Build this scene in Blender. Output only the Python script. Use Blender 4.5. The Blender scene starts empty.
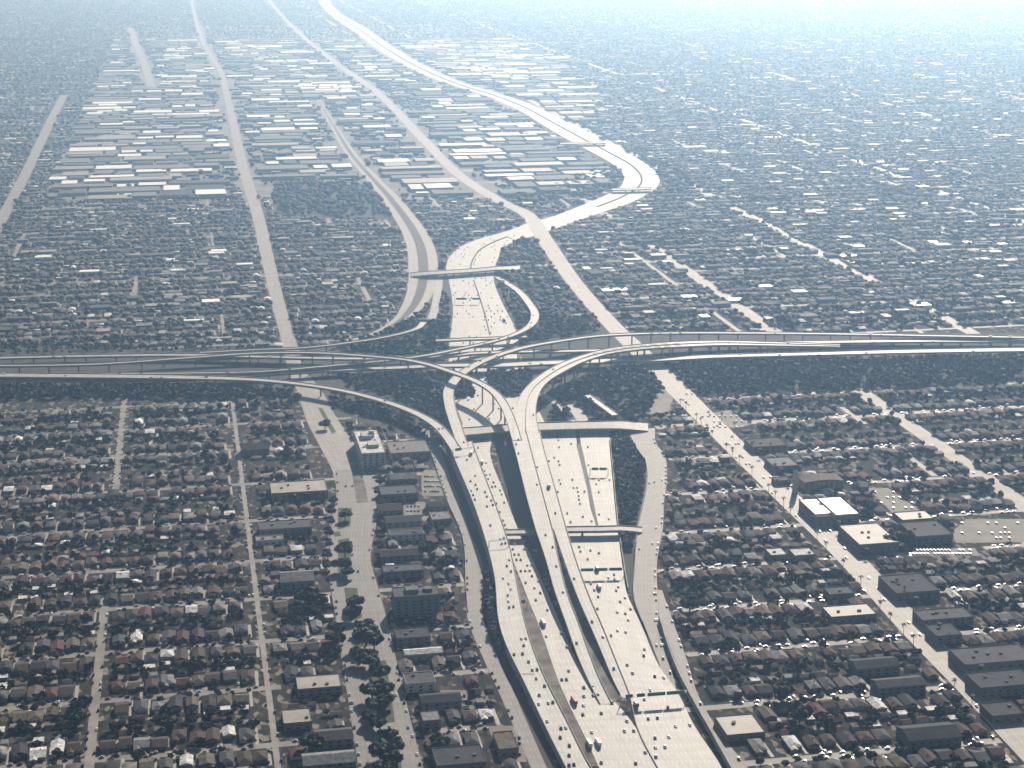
import bpy, math, random
import numpy as np
from mathutils import Vector, noise
random.seed(7); rng = np.random.default_rng(11)
R = math.radians
scene = bpy.context.scene
COL = scene.collection

# ------------------------------------------------------------ camera, sky, sun, exposure
FOC = 1740.0; CAMH = 640.0; PITCH = math.atan2(472.0, FOC); YAW = R(10.7)
cd = bpy.data.cameras.new('camera'); cam = bpy.data.objects.new('camera', cd); COL.objects.link(cam)
cd.sensor_width = 36; cd.lens = FOC / 1024 * 36; cd.clip_start = 1; cd.clip_end = 120000
cam.location = (0, 0, CAMH); cam.rotation_euler = (math.pi / 2 - PITCH, 0, -YAW)
scene.camera = cam
SUN_EL, SUN_AZ = 28.0, 24.0          # azimuth clockwise from +Y
w = bpy.data.worlds.new('World'); scene.world = w; w.use_nodes = True
nt = w.node_tree; nt.nodes.clear()
sky = nt.nodes.new('ShaderNodeTexSky'); sky.sky_type = 'NISHITA'; sky.sun_disc = False
sky.sun_elevation = R(SUN_EL); sky.sun_rotation = R(SUN_AZ); sky.altitude = 600
bg = nt.nodes.new('ShaderNodeBackground'); bg.inputs[1].default_value = 0.05
ow = nt.nodes.new('ShaderNodeOutputWorld')
nt.links.new(sky.outputs[0], bg.inputs[0]); nt.links.new(bg.outputs[0], ow.inputs[0])
sl = bpy.data.lights.new('sun', 'SUN'); sl.energy = 5.0; sl.angle = R(0.6); sl.color = (1.0, 0.95, 0.88)
so = bpy.data.objects.new('sun', sl); COL.objects.link(so); so.location = (0, 0, 900)
dv = Vector((math.sin(R(SUN_AZ)) * math.cos(R(SUN_EL)), math.cos(R(SUN_AZ)) * math.cos(R(SUN_EL)), math.sin(R(SUN_EL))))
so.rotation_euler = dv.to_track_quat('Z', 'Y').to_euler()
vs = scene.view_settings; vs.view_transform = 'Standard'; vs.look = 'None'; vs.exposure = 0.52; vs.gamma = 1
scene.cycles.max_bounces = 5; scene.cycles.diffuse_bounces = 2; scene.cycles.glossy_bounces = 2
scene.cycles.volume_bounces = 1; scene.cycles.sample_clamp_indirect = 4

# ------------------------------------------------------------ projection of photo points on real heights
cp, sp_, cy_, sy_ = math.cos(PITCH), math.sin(PITCH), math.cos(YAW), math.sin(YAW)
def P(px, py, H=0.0):
    u = (px - 512) / FOC; v = (py - 384) / FOC
    f = cp - v * sp_; z = -sp_ - v * cp
    x = u * cy_ + f * sy_; y = -u * sy_ + f * cy_
    t = (H - CAMH) / z
    return np.array((x * t, y * t, H))
def proj(X, Y, Z):
    X = np.asarray(X, float); Y = np.asarray(Y, float)
    r = X * cy_ - Y * sy_; f = X * sy_ + Y * cy_; z = Z - CAMH
    depth = f * cp - z * sp_; up = f * sp_ + z * cp
    return 512 + FOC * r / depth, 384 - FOC * up / depth, depth
def inview(X, Y, m=25, Z=3.0):
    a, b, d = proj(X, Y, Z)
    return (a > -m) & (a < 1024 + m) & (b > -m) & (b < 768 + m) & (d > 0)

# ------------------------------------------------------------ materials
MATS = {}
def mat(name, c, rough=0.8, var=0.12, scale=0.2, spec=0.4, c2=None, detail=3, metal=0.0):
    if name in MATS: return MATS[name]
    m = bpy.data.materials.new(name); m.use_nodes = True; t = m.node_tree; b = t.nodes['Principled BSDF']
    b.inputs['Roughness'].default_value = rough; b.inputs['Specular IOR Level'].default_value = spec
    b.inputs['Metallic'].default_value = metal
    g = t.nodes.new('ShaderNodeNewGeometry'); n = t.nodes.new('ShaderNodeTexNoise')
    n.inputs['Scale'].default_value = scale; n.inputs['Detail'].default_value = detail
    t.links.new(g.outputs['Position'], n.inputs['Vector'])
    r = t.nodes.new('ShaderNodeValToRGB'); r.color_ramp.elements[0].position = 0.32; r.color_ramp.elements[1].position = 0.68
    c2 = c2 or tuple(x * (1 - 2.2 * var) for x in c)
    r.color_ramp.elements[0].color = (*c2, 1); r.color_ramp.elements[1].color = (*[min(1, x * (1 + var)) for x in c], 1)
    t.links.new(n.outputs['Fac'], r.inputs['Fac']); t.links.new(r.outputs['Color'], b.inputs['Base Color'])
    MATS[name] = m
    return m
def road_mat(name, c, rough, lane=3.6, spec=0.5, line=0.75):
    """UV in metres: u across, v along. Tyre wear bands, slab joints, stains and lane lines."""
    if name in MATS: return MATS[name]
    m = bpy.data.materials.new(name); m.use_nodes = True; t = m.node_tree; b = t.nodes['Principled BSDF']
    b.inputs['Roughness'].default_value = rough; b.inputs['Specular IOR Level'].default_value = spec
    uv = t.nodes.new('ShaderNodeUVMap'); s = t.nodes.new('ShaderNodeSeparateXYZ'); t.links.new(uv.outputs[0], s.inputs[0])
    def mth(op, a, b2=None, c3=None):
        q = t.nodes.new('ShaderNodeMath'); q.operation = op
        for i, v in enumerate((a, b2, c3)):
            if v is None: continue
            if isinstance(v, (int, float)): q.inputs[i].default_value = v
            else: t.links.new(v, q.inputs[i])
        return q.outputs[0]
    fr = mth('FRACT', mth('DIVIDE', s.outputs['X'], lane))
    d = mth('ABSOLUTE', mth('SUBTRACT', fr, 0.5))                 # 0 lane centre .. .5 lane edge
    wear = mth('SUBTRACT', 1.0, mth('MULTIPLY', mth('SMOOTH_MIN', d, 0.35, 0.2), 0.5))
    joint = mth('LESS_THAN', mth('FRACT', mth('DIVIDE', s.outputs['Y'], 36.0)), 0.02)
    mp = t.nodes.new('ShaderNodeMapping'); mp.inputs['Scale'].default_value = (0.35, 0.012, 1); t.links.new(uv.outputs[0], mp.inputs[0])
    n1 = t.nodes.new('ShaderNodeTexNoise'); n1.inputs['Scale'].default_value = 1; n1.inputs['Detail'].default_value = 4; t.links.new(mp.outputs[0], n1.inputs[0])
    n2 = t.nodes.new('ShaderNodeTexNoise'); n2.inputs['Scale'].default_value = 0.05; n2.inputs['Detail'].default_value = 4; t.links.new(uv.outputs[0], n2.inputs[0])
    k = mth('ADD', mth('MULTIPLY', n1.outputs['Fac'], 0.55), mth('MULTIPLY', n2.outputs['Fac'], 0.45))
    k = mth('ADD', mth('MULTIPLY', k, 1.5), 0.15)
    k = mth('MULTIPLY', k, mth('SUBTRACT', 1.0, mth('MULTIPLY', wear, 0.1)))
    k = mth('MULTIPLY', k, mth('SUBTRACT', 1.0, mth('MULTIPLY', joint, 0.25)))
    mx = t.nodes.new('ShaderNodeVectorMath'); mx.operation = 'SCALE'; mx.inputs[0].default_value = c; t.links.new(k, mx.inputs['Scale'])
    ln = mth('MULTIPLY', mth('GREATER_THAN', d, 0.475), mth('LESS_THAN', mth('FRACT', mth('DIVIDE', s.outputs['Y'], 14.0)), 0.35))
    mix = t.nodes.new('ShaderNodeMix'); mix.data_type = 'RGBA'; t.links.new(ln, mix.inputs['Factor'])
    t.links.new(mx.outputs[0], mix.inputs['A']); mix.inputs['B'].default_value = (line, line, line * .95, 1)
    t.links.new(mix.outputs['Result'], b.inputs['Base Color'])
    MATS[name] = m
    return m
CONC = road_mat('freeway_concrete', (0.33, 0.31, 0.275), 0.62, spec=.4)
CONC2 = road_mat('old_concrete', (0.24, 0.222, 0.20), 0.7)
ASPH = road_mat('worn_asphalt', (0.15, 0.13, 0.115), 0.68, spec=0.35, line=0.4)
BLVD = road_mat('pale_road_concrete', (0.25, 0.22, 0.185), 0.66, spec=0.3, line=0.5)
M_wall = mat('structure_concrete', (0.30, 0.28, 0.25), 0.8, 0.15, 0.08)
M_para = mat('parapet_concrete', (0.33, 0.30, 0.26), 0.75, 0.1, 0.1)
M_steel = mat('galvanised_steel', (0.28, 0.29, 0.30), 0.45, 0.05, 1.0, metal=0.4)
M_green = mat('sign_green', (0.01, 0.13, 0.075), 0.5, 0.05, 1.0)
M_white = mat('white_paint', (0.75, 0.74, 0.71), 0.5, 0.05, 1.0)
M_leaf = mat('dark_foliage', (0.024, 0.030, 0.020), 0.75, 0.25, 0.5, spec=0.2)
M_leaf2 = mat('olive_foliage', (0.036, 0.038, 0.020), 0.75, 0.25, 0.5, spec=0.2)
M_leaf3 = mat('grey_green_foliage', (0.033, 0.042, 0.030), 0.75, 0.25, 0.5, spec=0.2)
M_bark = mat('bark', (0.10, 0.075, 0.055), 0.9, 0.2, 1.0)
M_shrub_shade = mat('landscaping_and_shade', (0.028, 0.034, 0.024), 0.9, 0.25, 0.08, c2=(0.045, 0.04, 0.03), spec=0.2)
M_dirt = mat('bare_median', (0.17, 0.145, 0.125), 0.9, 0.28, 0.06, spec=0.2, detail=6)
M_grass = mat('lawn', (0.06, 0.078, 0.03), 0.9, 0.2, 0.15, spec=0.2)
M_lot = mat('parking_lot', (0.135, 0.115, 0.092), 0.8, 0.15, 0.05)
M_drive = mat('driveway_concrete', (0.28, 0.25, 0.21), 0.7, 0.1, 0.3)
M_tyre = mat('rubber', (0.03, 0.03, 0.03), 0.8, 0.1, 2)
M_glass = mat('dark_glass', (0.03, 0.035, 0.045), 0.12, 0.05, 2, spec=0.8)
ROOFS = [('brown', (0.072, 0.050, 0.040)), ('dark grey', (0.042, 0.042, 0.046)), ('grey', (0.075, 0.075, 0.078)), ('tan', (0.125, 0.10, 0.08)),
         ('reddish brown', (0.095, 0.045, 0.034)), ('pale grey', (0.20, 0.195, 0.19)), ('charcoal', (0.028, 0.028, 0.031)), ('white', (0.62, 0.61, 0.58))]
RW = np.array([.27, .13, .16, .16, .09, .10, .05, .04])
RM = [mat('roof_' + n.replace(' ', '_'), c, 0.85, 0.2, 0.25, spec=0.12) for n, c in ROOFS]
WALLS = [('cream', (0.30, 0.26, 0.20)), ('grey', (0.17, 0.17, 0.17)), ('tan', (0.22, 0.17, 0.13)), ('white', (0.5, 0.48, 0.45))]
WM = [mat('stucco_' + n, c, 0.9, 0.12, 0.4, spec=0.1) for n, c in WALLS]

# ------------------------------------------------------------ mesh helpers
def mesh(name, V, F, mats, mi=None, uv=None, smooth=False):
    me = bpy.data.meshes.new(name)
    V = np.asarray(V, dtype=np.float32)
    if isinstance(F, np.ndarray):
        n, k = F.shape
        me.vertices.add(len(V)); me.vertices.foreach_set('co', V.ravel())
        me.loops.add(n * k); me.loops.foreach_set('vertex_index', F.ravel().astype(np.int32))
        me.polygons.add(n); me.polygons.foreach_set('loop_start', np.arange(0, n * k, k, dtype=np.int32))
        me.polygons.foreach_set('loop_total', np.full(n, k, dtype=np.int32))
    else:
        me.from_pydata(V.tolist(), [], F)
    for m in (mats if isinstance(mats, (list, tuple)) else [mats]): me.materials.append(m)
    if mi is not None: me.polygons.foreach_set('material_index', np.asarray(mi, dtype=np.int32))
    if uv is not None:
        l = me.uv_layers.new(name='UVMap'); li = np.empty(len(me.loops), dtype=np.int32); me.loops.foreach_get('vertex_index', li)
        l.data.foreach_set('uv', np.asarray(uv, dtype=np.float32)[li].ravel())
    me.update(calc_edges=True)
    if smooth: me.polygons.foreach_set('use_smooth', np.ones(len(me.polygons), dtype=bool))
    return me
def obj(name, me, parent=None, loc=None, rz=0.0):
    o = bpy.data.objects.new(name, me); COL.objects.link(o)
    if parent is not None: o.parent = parent
    if loc is not None: o.location = loc
    if rz: o.rotation_euler = (0, 0, rz)
    return o
def tag(o, label=None, cat=None, group=None, kind=None):
    for k, v in (('label', label), ('category', cat), ('group', group), ('kind', kind)):
        if v: o[k] = v
    return o
def thing(name, label, cat, loc=(0, 0, 0), rz=0.0, group=None):
    return tag(obj(name, None, None, loc, rz), label, cat, group)
class MB:
    def __init__(s): s.v = []; s.f = []; s.m = []
    def add(s, V, F, m=0):
        b = len(s.v); s.v += [tuple(p) for p in V]; s.f += [tuple(i + b for i in f) for f in F]; s.m += [m] * len(F)
    def box(s, x0, x1, y0, y1, z0, z1, m=0):
        s.add([(x0, y0, z0), (x1, y0, z0), (x1, y1, z0), (x0, y1, z0), (x0, y0, z1), (x1, y0, z1), (x1, y1, z1), (x0, y1, z1)],
              [(3, 2, 1, 0), (4, 5, 6, 7), (0, 1, 5, 4), (1, 2, 6, 5), (2, 3, 7, 6), (3, 0, 4, 7)], m)
    def tube(s, p, q, r0, r1=None, n=6, m=0):
        p = Vector(p); q = Vector(q); r1 = r0 if r1 is None else r1
        d = (q - p).normalized(); a = d.orthogonal().normalized(); b = d.cross(a)
        V = [p + (a * math.cos(2 * math.pi * i / n) + b * math.sin(2 * math.pi * i / n)) * r0 for i in range(n)] + \
            [q + (a * math.cos(2 * math.pi * i / n) + b * math.sin(2 * math.pi * i / n)) * r1 for i in range(n)]
        s.add(V, [(i, (i + 1) % n, n + (i + 1) % n, n + i) for i in range(n)] + [tuple(range(n - 1, -1, -1)), tuple(range(n, 2 * n))], m)
    def mesh(s, name, mats): return mesh(name, s.v, s.f, mats, s.m)
ONES = 'zeroth first second third fourth fifth sixth seventh eighth ninth tenth eleventh twelfth thirteenth fourteenth fifteenth sixteenth seventeenth eighteenth nineteenth'.split()
TENS = {2: 'twent', 3: 'thirt', 4: 'fort', 5: 'fift', 6: 'sixt', 7: 'sevent', 8: 'eight', 9: 'ninet'}
def ordn(n):
    if n < 20: return ONES[n]
    if n < 100: return TENS[n // 10] + ('ieth' if n % 10 == 0 else 'y-' + ONES[n % 10])
    return 'hundred-and-' + ordn(n - 100) if n > 100 else 'hundredth'

# ------------------------------------------------------------ strips (roads, decks)
FOOT = []          # world polygons to keep clear: (poly Nx2, margin tag)
def spline(pts, step=14.0):
    """Catmull-Rom through rows of numbers; the distance is taken on the first three columns."""
    A = np.asarray(pts, float); n = len(A); out = []
    for i in range(n - 1):
        p0 = A[max(i - 1, 0)]; p1 = A[i]; p2 = A[i + 1]; p3 = A[min(i + 2, n - 1)]
        L = np.linalg.norm(p2[:2] - p1[:2]); k = max(1, min(40, int(L / step)))
        d01 = max(np.linalg.norm(p1[:2] - p0[:2]), 1e-3); d12 = max(L, 1e-3); d23 = max(np.linalg.norm(p3[:2] - p2[:2]), 1e-3)
        m1 = (p2 - p1) if i == 0 else ((p1 - p0) / d01 * d12 + (p2 - p1)) * .5
        m2 = (p2 - p1) if i == n - 2 else ((p3 - p2) / d23 * d12 + (p2 - p1)) * .5
        for j in range(k):
            t = j / k; t2 = t * t; t3 = t2 * t
            out.append((2 * t3 - 3 * t2 + 1) * p1 + (t3 - 2 * t2 + t) * m1 + (-2 * t3 + 3 * t2) * p2 + (t3 - t2) * m2)
    out.append(A[-1]); return np.array(out)
def rows_from_pairs(pairs, z=None, step=14.0):
    rows = []
    for q in pairs:
        H = q[4] if len(q) > 4 else 0.0
        a = P(q[0], q[1], H); b = P(q[2], q[3], H)
        if z is not None: a[2] = b[2] = z
        rows.append(np.concatenate((a, b)))
    S = spline(np.array([np.concatenate(((r[:3] + r[3:]) / 2, r[:3], r[3:])) for r in rows]), step)
    return S[:, 3:6], S[:, 6:9]
def rows_from_line(pts, width, z=0.0, step=14.0, H=False):
    """centre line points (px, py[, H]) with a width in metres (number or list)."""
    W = width if isinstance(width, (list, tuple)) else [width] * len(pts)
    A = []
    for q, wd in zip(pts, W):
        h = q[2] if len(q) > 2 else 0.0
        p = P(q[0], q[1], h); A.append((p[0], p[1], p[2] if len(q) > 2 else z, wd))
    S = spline(np.array(A), step); T = np.gradient(S[:, :2], axis=0); T /= np.linalg.norm(T, axis=1)[:, None] + 1e-9
    N = np.stack((-T[:, 1], T[:, 0]), 1) * (S[:, 3:4] / 2)
    L = np.c_[S[:, :2] + N, S[:, 2]]; Rr = np.c_[S[:, :2] - N, S[:, 2]]
    return L, Rr
def sheet_mesh(name, L, Rr, m, dz=0.0):
    n = len(L); V = np.empty((2 * n, 3)); V[0::2] = L; V[1::2] = Rr; V[:, 2] += dz
    C = (L + Rr) / 2; s = np.r_[0, np.cumsum(np.linalg.norm(np.diff(C[:, :2], axis=0), axis=1))]
    wd = np.linalg.norm((Rr - L)[:, :2], axis=1)
    uv = np.empty((2 * n, 2)); uv[0::2, 0] = -wd / 2; uv[1::2, 0] = wd / 2; uv[0::2, 1] = s; uv[1::2, 1] = s
    uv[:, 0] += 100.8
    i = np.arange(n - 1) * 2
    F = np.stack((i, i + 1, i + 3, i + 2), 1)
    a, b, c = V[0], V[1], V[3]
    if np.cross(b - a, c - a)[2] < 0: F = F[:, ::-1].copy()
    return mesh(name, V, F, m, uv=uv)
def foot(L, Rr, kind='road'): FOOT.append((np.r_[L[:, :2], Rr[::-1, :2]], kind))
def road(name, L, Rr, z, m=None, keep=True):
    L = L.copy(); Rr = Rr.copy(); L[:, 2] = z; Rr[:, 2] = z
    if keep: foot(L, Rr)
    return tag(obj(name, sheet_mesh(name, L, Rr, m or CONC)), kind='structure')
def wall_along(name, L, zb, zt, th, m, parent=None):
    """upright slab of given thickness along an edge line; zb and zt arrays or numbers (absolute)."""
    n = len(L); T = np.gradient(L[:, :2], axis=0); T /= np.linalg.norm(T, axis=1)[:, None] + 1e-9
    N = np.stack((-T[:, 1], T[:, 0]), 1) * th / 2
    zb = np.broadcast_to(zb, n); zt = np.broadcast_to(zt, n)
    V = np.concatenate([np.c_[L[:, :2] + N, zb], np.c_[L[:, :2] + N, zt], np.c_[L[:, :2] - N, zt], np.c_[L[:, :2] - N, zb]])
    F = []
    for i in range(n - 1):
        for k in range(4):
            k2 = (k + 1) % 4
            F.append((k * n + i, k * n + i + 1, k2 * n + i + 1, k2 * n + i))
    F.append((0, n, 2 * n, 3 * n)); F.append((4 * n - 1, 3 * n - 1, 2 * n - 1, n - 1))
    return obj(name, mesh(name, V, F, m), parent)
DECKS = {}
def deck(name, label, cat, L, Rr, thick=1.8, solid=False, piers=34.0, m=None, medians=(), group=None, margin=0.0, skip=None):
    root = thing(name, label, cat, (0, 0, 0), group=group)
    o = L[0] * 0; n = len(L)
    bot = lambda A: np.maximum(A[:, 2] - thick, 0.02) if not solid else np.full(n, 0.01)
    obj('road_surface', sheet_mesh('road_surface', L, Rr, m or CONC, 0.02), root)
    # body: the slab (or the retained fill) under the surface
    ring = [np.c_[L[:, :2], L[:, 2]], np.c_[L[:, :2], bot(L)], np.c_[Rr[:, :2], bot(Rr)], np.c_[Rr[:, :2], Rr[:, 2]]]
    V = np.concatenate(ring); F = []
    for k in range(4):
        k2 = (k + 1) % 4
        for i in range(n - 1): F.append((k * n + i, k * n + i + 1, k2 * n + i + 1, k2 * n + i))
    F += [(0, n, 2 * n, 3 * n), (4 * n - 1, 3 * n - 1, 2 * n - 1, n - 1)]
    obj('embankment_wall' if solid else 'deck', mesh(name, V, F, M_wall), root)
    for E in (L, Rr): wall_along('parapet', E, E[:, 2] - 0.3, E[:, 2] + 1.0, 0.5, M_para, root)
    for fr in medians:
        E = L + (Rr - L) * fr; wall_along('median_barrier', E, E[:, 2] + 0.03, E[:, 2] + 1.1, 0.7, M_wall, root)
    if not solid and piers:
        C = (L + Rr) / 2; s = np.r_[0, np.cumsum(np.linalg.norm(np.diff(C[:, :2], axis=0), axis=1))]
        for d in np.arange(piers * .5, s[-1], piers):
            i = int(np.searchsorted(s, d)); i = min(i, n - 1)
            if C[i, 2] < 4: continue
            if skip is not None and skip(C[i]): continue
            wd = np.linalg.norm((Rr - L)[i, :2]); t = Rr[i, :2] - L[i, :2]; a = math.atan2(t[1], t[0])
            b = MB(); ztop = C[i, 2] - thick + .05
            cols = [0] if wd < 15 else [-wd * .27, wd * .27]
            for cx in cols: b.tube((cx, 0, 0), (cx, 0, ztop - 1.3), 1.1, 1.1, 8)
            b.add([(-wd * .42, -1, ztop), (wd * .42, -1, ztop), (wd * .34, -1, ztop - 1.5), (-wd * .34, -1, ztop - 1.5),
                   (-wd * .42, 1, ztop), (wd * .42, 1, ztop), (wd * .34, 1, ztop - 1.5), (-wd * .34, 1, ztop - 1.5)],
                  [(0, 1, 2, 3), (7, 6, 5, 4), (0, 4, 5, 1), (3, 2, 6, 7), (0, 3, 7, 4), (1, 5, 6, 2)])
            obj('pier', b.mesh('pier', M_wall), root, (C[i, 0], C[i, 1], 0), a)
    if L[:, 2].max() > .5: FOOT.append((np.r_[L[:, :2], Rr[::-1, :2]], 'deck'))
    DECKS[label] = (L, Rr)
    return root

# ------------------------------------------------------------ ground
g = mat('ground_mix', (0.17, 0.145, 0.115), 0.95, 0.1, 0.02, spec=0.1)
t = g.node_tree; b = t.nodes['Principled BSDF']
for l in list(b.inputs['Base Color'].links): t.links.remove(l)
geo = t.nodes.new('ShaderNodeNewGeometry')
mp = t.nodes.new('ShaderNodeMapping'); mp.inputs['Scale'].default_value = (1 / 4.2, 1 / 7.5, 1); t.links.new(geo.outputs['Position'], mp.inputs[0])
vor = t.nodes.new('ShaderNodeTexVoronoi'); vor.inputs['Scale'].default_value = 1; t.links.new(mp.outputs[0], vor.inputs[0])
cr = t.nodes.new('ShaderNodeValToRGB'); cr.color_ramp.interpolation = 'CONSTANT'
els = [(0, (0.018, 0.020, 0.014)), (.3, (0.038, 0.032, 0.026)), (.5, (0.025, 0.026, 0.02)), (.6, (0.085, 0.07, 0.057)), (.72, (0.032, 0.029, 0.026)), (.86, (0.23, 0.20, 0.17))]
while len(cr.color_ramp.elements) < len(els): cr.color_ramp.elements.new(0.5)
for e, (p_, c_) in zip(cr.color_ramp.elements, els): e.position = p_; e.color = (*c_, 1)
sep = t.nodes.new('ShaderNodeSeparateColor'); t.links.new(vor.outputs['Color'], sep.inputs[0]); t.links.new(sep.outputs[0], cr.inputs[0])
nz = t.nodes.new('ShaderNodeTexNoise'); nz.inputs['Scale'].default_value = 0.25; nz.inputs['Detail'].default_value = 5; t.links.new(geo.outputs['Position'], nz.inputs[0])
mx = t.nodes.new('ShaderNodeMix'); mx.data_type = 'RGBA'; mx.blend_type = 'MULTIPLY'; mx.inputs['Factor'].default_value = .8
t.links.new(cr.outputs[0], mx.inputs['A']); r2 = t.nodes.new('ShaderNodeValToRGB')
r2.color_ramp.elements[0].position = .3; r2.color_ramp.elements[0].color = (.5, .5, .5, 1); r2.color_ramp.elements[1].position = .7; r2.color_ramp.elements[1].color = (1.3, 1.25, 1.2, 1)
t.links.new(nz.outputs['Fac'], r2.inputs[0]); t.links.new(r2.outputs[0], mx.inputs['B']); t.links.new(mx.outputs['Result'], b.inputs['Base Color'])
S = 45000
tag(obj('ground', mesh('ground', [(-S, -12000, 0), (S, -12000, 0), (S, 60000, 0), (-S, 60000, 0)], [(0, 1, 2, 3)], g)), kind='structure')
def patch(name, pts, m, z, world=False, keep=True):
    W = [tuple(P(*p)[:2]) if not world else p for p in pts]
    A = np.array(W)
    area = 0.5 * np.sum(A[:, 0] * np.roll(A[:, 1], -1) - np.roll(A[:, 0], -1) * A[:, 1])
    if area < 0: A = A[::-1]
    if keep: FOOT.append((A, 'patch'))
    return tag(obj(name, mesh(name, [(x, y, z) for x, y in A], [tuple(range(len(A)))], m)), kind='structure')

# ------------------------------------------------------------ freeway on the ground (north-south)
far = [(312, -8, 322, -8), (330, 15, 342, 14), (353, 31, 366, 28), (385, 54, 396, 49), (427, 76, 438, 72), (461, 88, 469, 85), (489, 97, 497, 93), (520, 111, 530, 104),
       (546, 127, 559, 118), (574, 143, 590, 134), (601, 157, 620, 150), (618, 168, 645, 163), (624, 178, 659, 177), (620, 187, 656, 188),
       (604, 196, 632, 202), (580, 206, 600, 213), (548, 218, 562, 226), (528, 223, 540, 234), (507, 231, 520, 240), (470, 242, 503, 247), (452, 254, 499, 256), (446, 267, 495, 267),
       (449, 281, 494, 281), (452, 298, 500, 298), (453, 314, 508, 314), (451, 330, 516, 330), (449, 350, 520, 350), (450, 380, 526, 378), (456, 405, 535, 403), (463, 425, 545, 423)]
L, Rr = rows_from_pairs(far, step=20)
road('freeway', L, Rr, 0.10); FW_FAR = (L, Rr)
E = L + (Rr - L) * .5
_y = proj(E[:, 0], E[:, 1], 0)[1]; _k = int(np.argmax(_y > 208))
tag(wall_along('median_barrier', E[:_k], 0.1, 1.4, 5.0, M_shrub_shade), 'dark planted median following the distant freeway through its wide bend', 'median')
k0 = int(np.argmin(np.abs(proj(E[:, 0], E[:, 1], 0)[1] - 250) + 1000 * (E[:, 1] > 3400)))
B_pairs = [(458, 425, 498, 423), (463, 440, 492, 440), (468, 452, 490, 452), (488, 492, 503, 490), (503, 530, 518, 529), (513, 560, 533, 560), (527, 596, 547, 592), (539, 626, 559, 620), (549, 654, 574, 654),
           (558, 680, 589, 680), (570, 707, 616, 703), (583, 733, 638, 731), (597, 763, 655, 764), (606, 782, 664, 782)]
LB, RB = rows_from_pairs(B_pairs); road('freeway', LB, RB, 0.112)
C_pairs = [(520, 425, 575, 420), (530, 444, 577, 444), (545, 484, 586, 484), (562, 527, 597, 526), (570, 548, 622, 566), (579, 575, 624, 588), (597, 615, 640, 622), (612, 655, 659, 666),
           (628, 690, 677, 691), (638, 730, 694, 725), (657, 767, 722, 767), (668, 786, 733, 786)]
LC, RC = rows_from_pairs(C_pairs); road('freeway', LC, RC, 0.106)
D_pairs = [(578, 425, 609, 424), (581, 444, 610, 444), (590, 484, 613, 484), (598, 524, 617, 524), (603, 545, 620, 545), (610, 575, 626, 590), (622, 605, 634, 610)]
LD, RD = rows_from_pairs(D_pairs); road('freeway', LD, RD, 0.118)
patch('median', [(513, 566), (527, 597), (539, 627), (549, 655), (558, 681), (570, 708), (583, 734), (597, 764), (587, 764), (563, 722), (550, 697), (542, 682), (533, 656), (524, 624), (517, 589)], M_dirt, 0.125)
patch('median', [(566, 562), (580, 601), (592, 632), (605, 662), (613, 680), (621, 697), (612, 704), (599, 682), (589, 656), (580, 629), (567, 598), (558, 562)], M_dirt, 0.13)
patch('median', [(576, 444), (581, 444), (590, 484), (598, 527), (596, 527), (586, 484)], mat('dark_median', (0.16, 0.145, 0.13), .9), 0.135)
tag(wall_along('median_barrier', spline([np.r_[P(x, y), 0] for x, y in ((630, 696), (638, 730), (657, 767), (668, 786))])[:, :3], 0.1, 1.1, 0.7, M_wall), 'concrete median barrier splitting the lower freeway near the bottom edge', 'barrier')
tag(wall_along('median_barrier', np.array([P(x, y) for x, y in ((474, 281), (480, 298), (486, 318), (490, 335))]), 0.1, 1.3, 1.2, M_dirt), 'dark median barrier along the straight upper freeway before the interchange', 'barrier')
mL = np.array([P(x, y) for x, y in ((507, 237), (492, 243), (480, 250), (474, 258), (471, 266), (472, 274))])
tag(wall_along('median_barrier', spline(np.c_[mL, mL[:, 0] * 0])[:, :3], 0.1, 1.5, 2.5, M_dirt), 'dark curved median barrier on the bend of the upper freeway', 'barrier')

# ------------------------------------------------------------ frontage roads and arterials
FR_R = [(628, 430, 655, 428), (636, 447, 656, 443), (646, 463, 665, 456), (647, 484, 667, 479), (642, 510, 664, 503), (638, 528, 663, 528), (636, 549, 659, 549), (634, 565, 657, 565), (635, 600, 658, 600), (643, 622, 659, 620), (655, 652, 667, 652), (668, 688, 676, 688)]
LF, RF = rows_from_pairs(FR_R); road('frontage_road', LF, RF, 0.06, ASPH)
FR_R2 = [(655, 590, 662, 590), (657, 607, 671, 616), (673, 654, 687, 660), (690, 697, 699, 697), (709, 735, 722, 735), (731, 768, 748, 768), (740, 785, 760, 785)]
LF2, RF2 = rows_from_pairs(FR_R2); road('frontage_road', LF2, RF2, 0.068, ASPH)
FR_L = [(425, 432, 440, 430), (432, 455, 442, 452), (449, 505, 459, 500), (461, 535, 470, 532), (465, 561, 482, 560), (466, 590, 483, 585), (467, 616, 482, 612), (484, 660, 499, 660), (500, 695, 515, 695), (531, 768, 547, 768), (538, 785, 555, 785)]
LG, RG = rows_from_pairs(FR_L); road('frontage_road', LG, RG, 0.06, ASPH)
ART = [(262, -8), (300, 34), (340, 66), (378, 93), (426, 142), (463, 178), (502, 202), (525, 213), (545, 240), (575, 283), (612, 325), (640, 352), (668, 380), (720, 432), (790, 500), (850, 558), (920, 635), (975, 690), (1040, 756), (1070, 786)]
LA, RA = rows_from_line(ART, [26, 26, 28, 30, 30, 30, 32, 34, 34, 30, 30, 32, 34, 32, 31, 30, 29, 30, 34, 34], step=25); road('boulevard', LA, RA, 0.140, BLVD)
kx = lambda x, y: float(P(x, y)[0])
AV = [(190, -8), (196, 20), (207, 50), (221, 72), (228, 100), (235, 130), (244, 170), (259, 220), (268, 260), (280, 310), (290, 345), (298, 372), (312, 396), (322, 420), (338, 446), (352, 470), (360, 500)]
LV, RV = rows_from_line(AV, [22, 22, 22, 22, 24, 25, 26, 26, 24, 22, 22, 26, 34, 40, 44, 46, 48], step=25); road('avenue', LV, RV, 0.07, BLVD)
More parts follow.
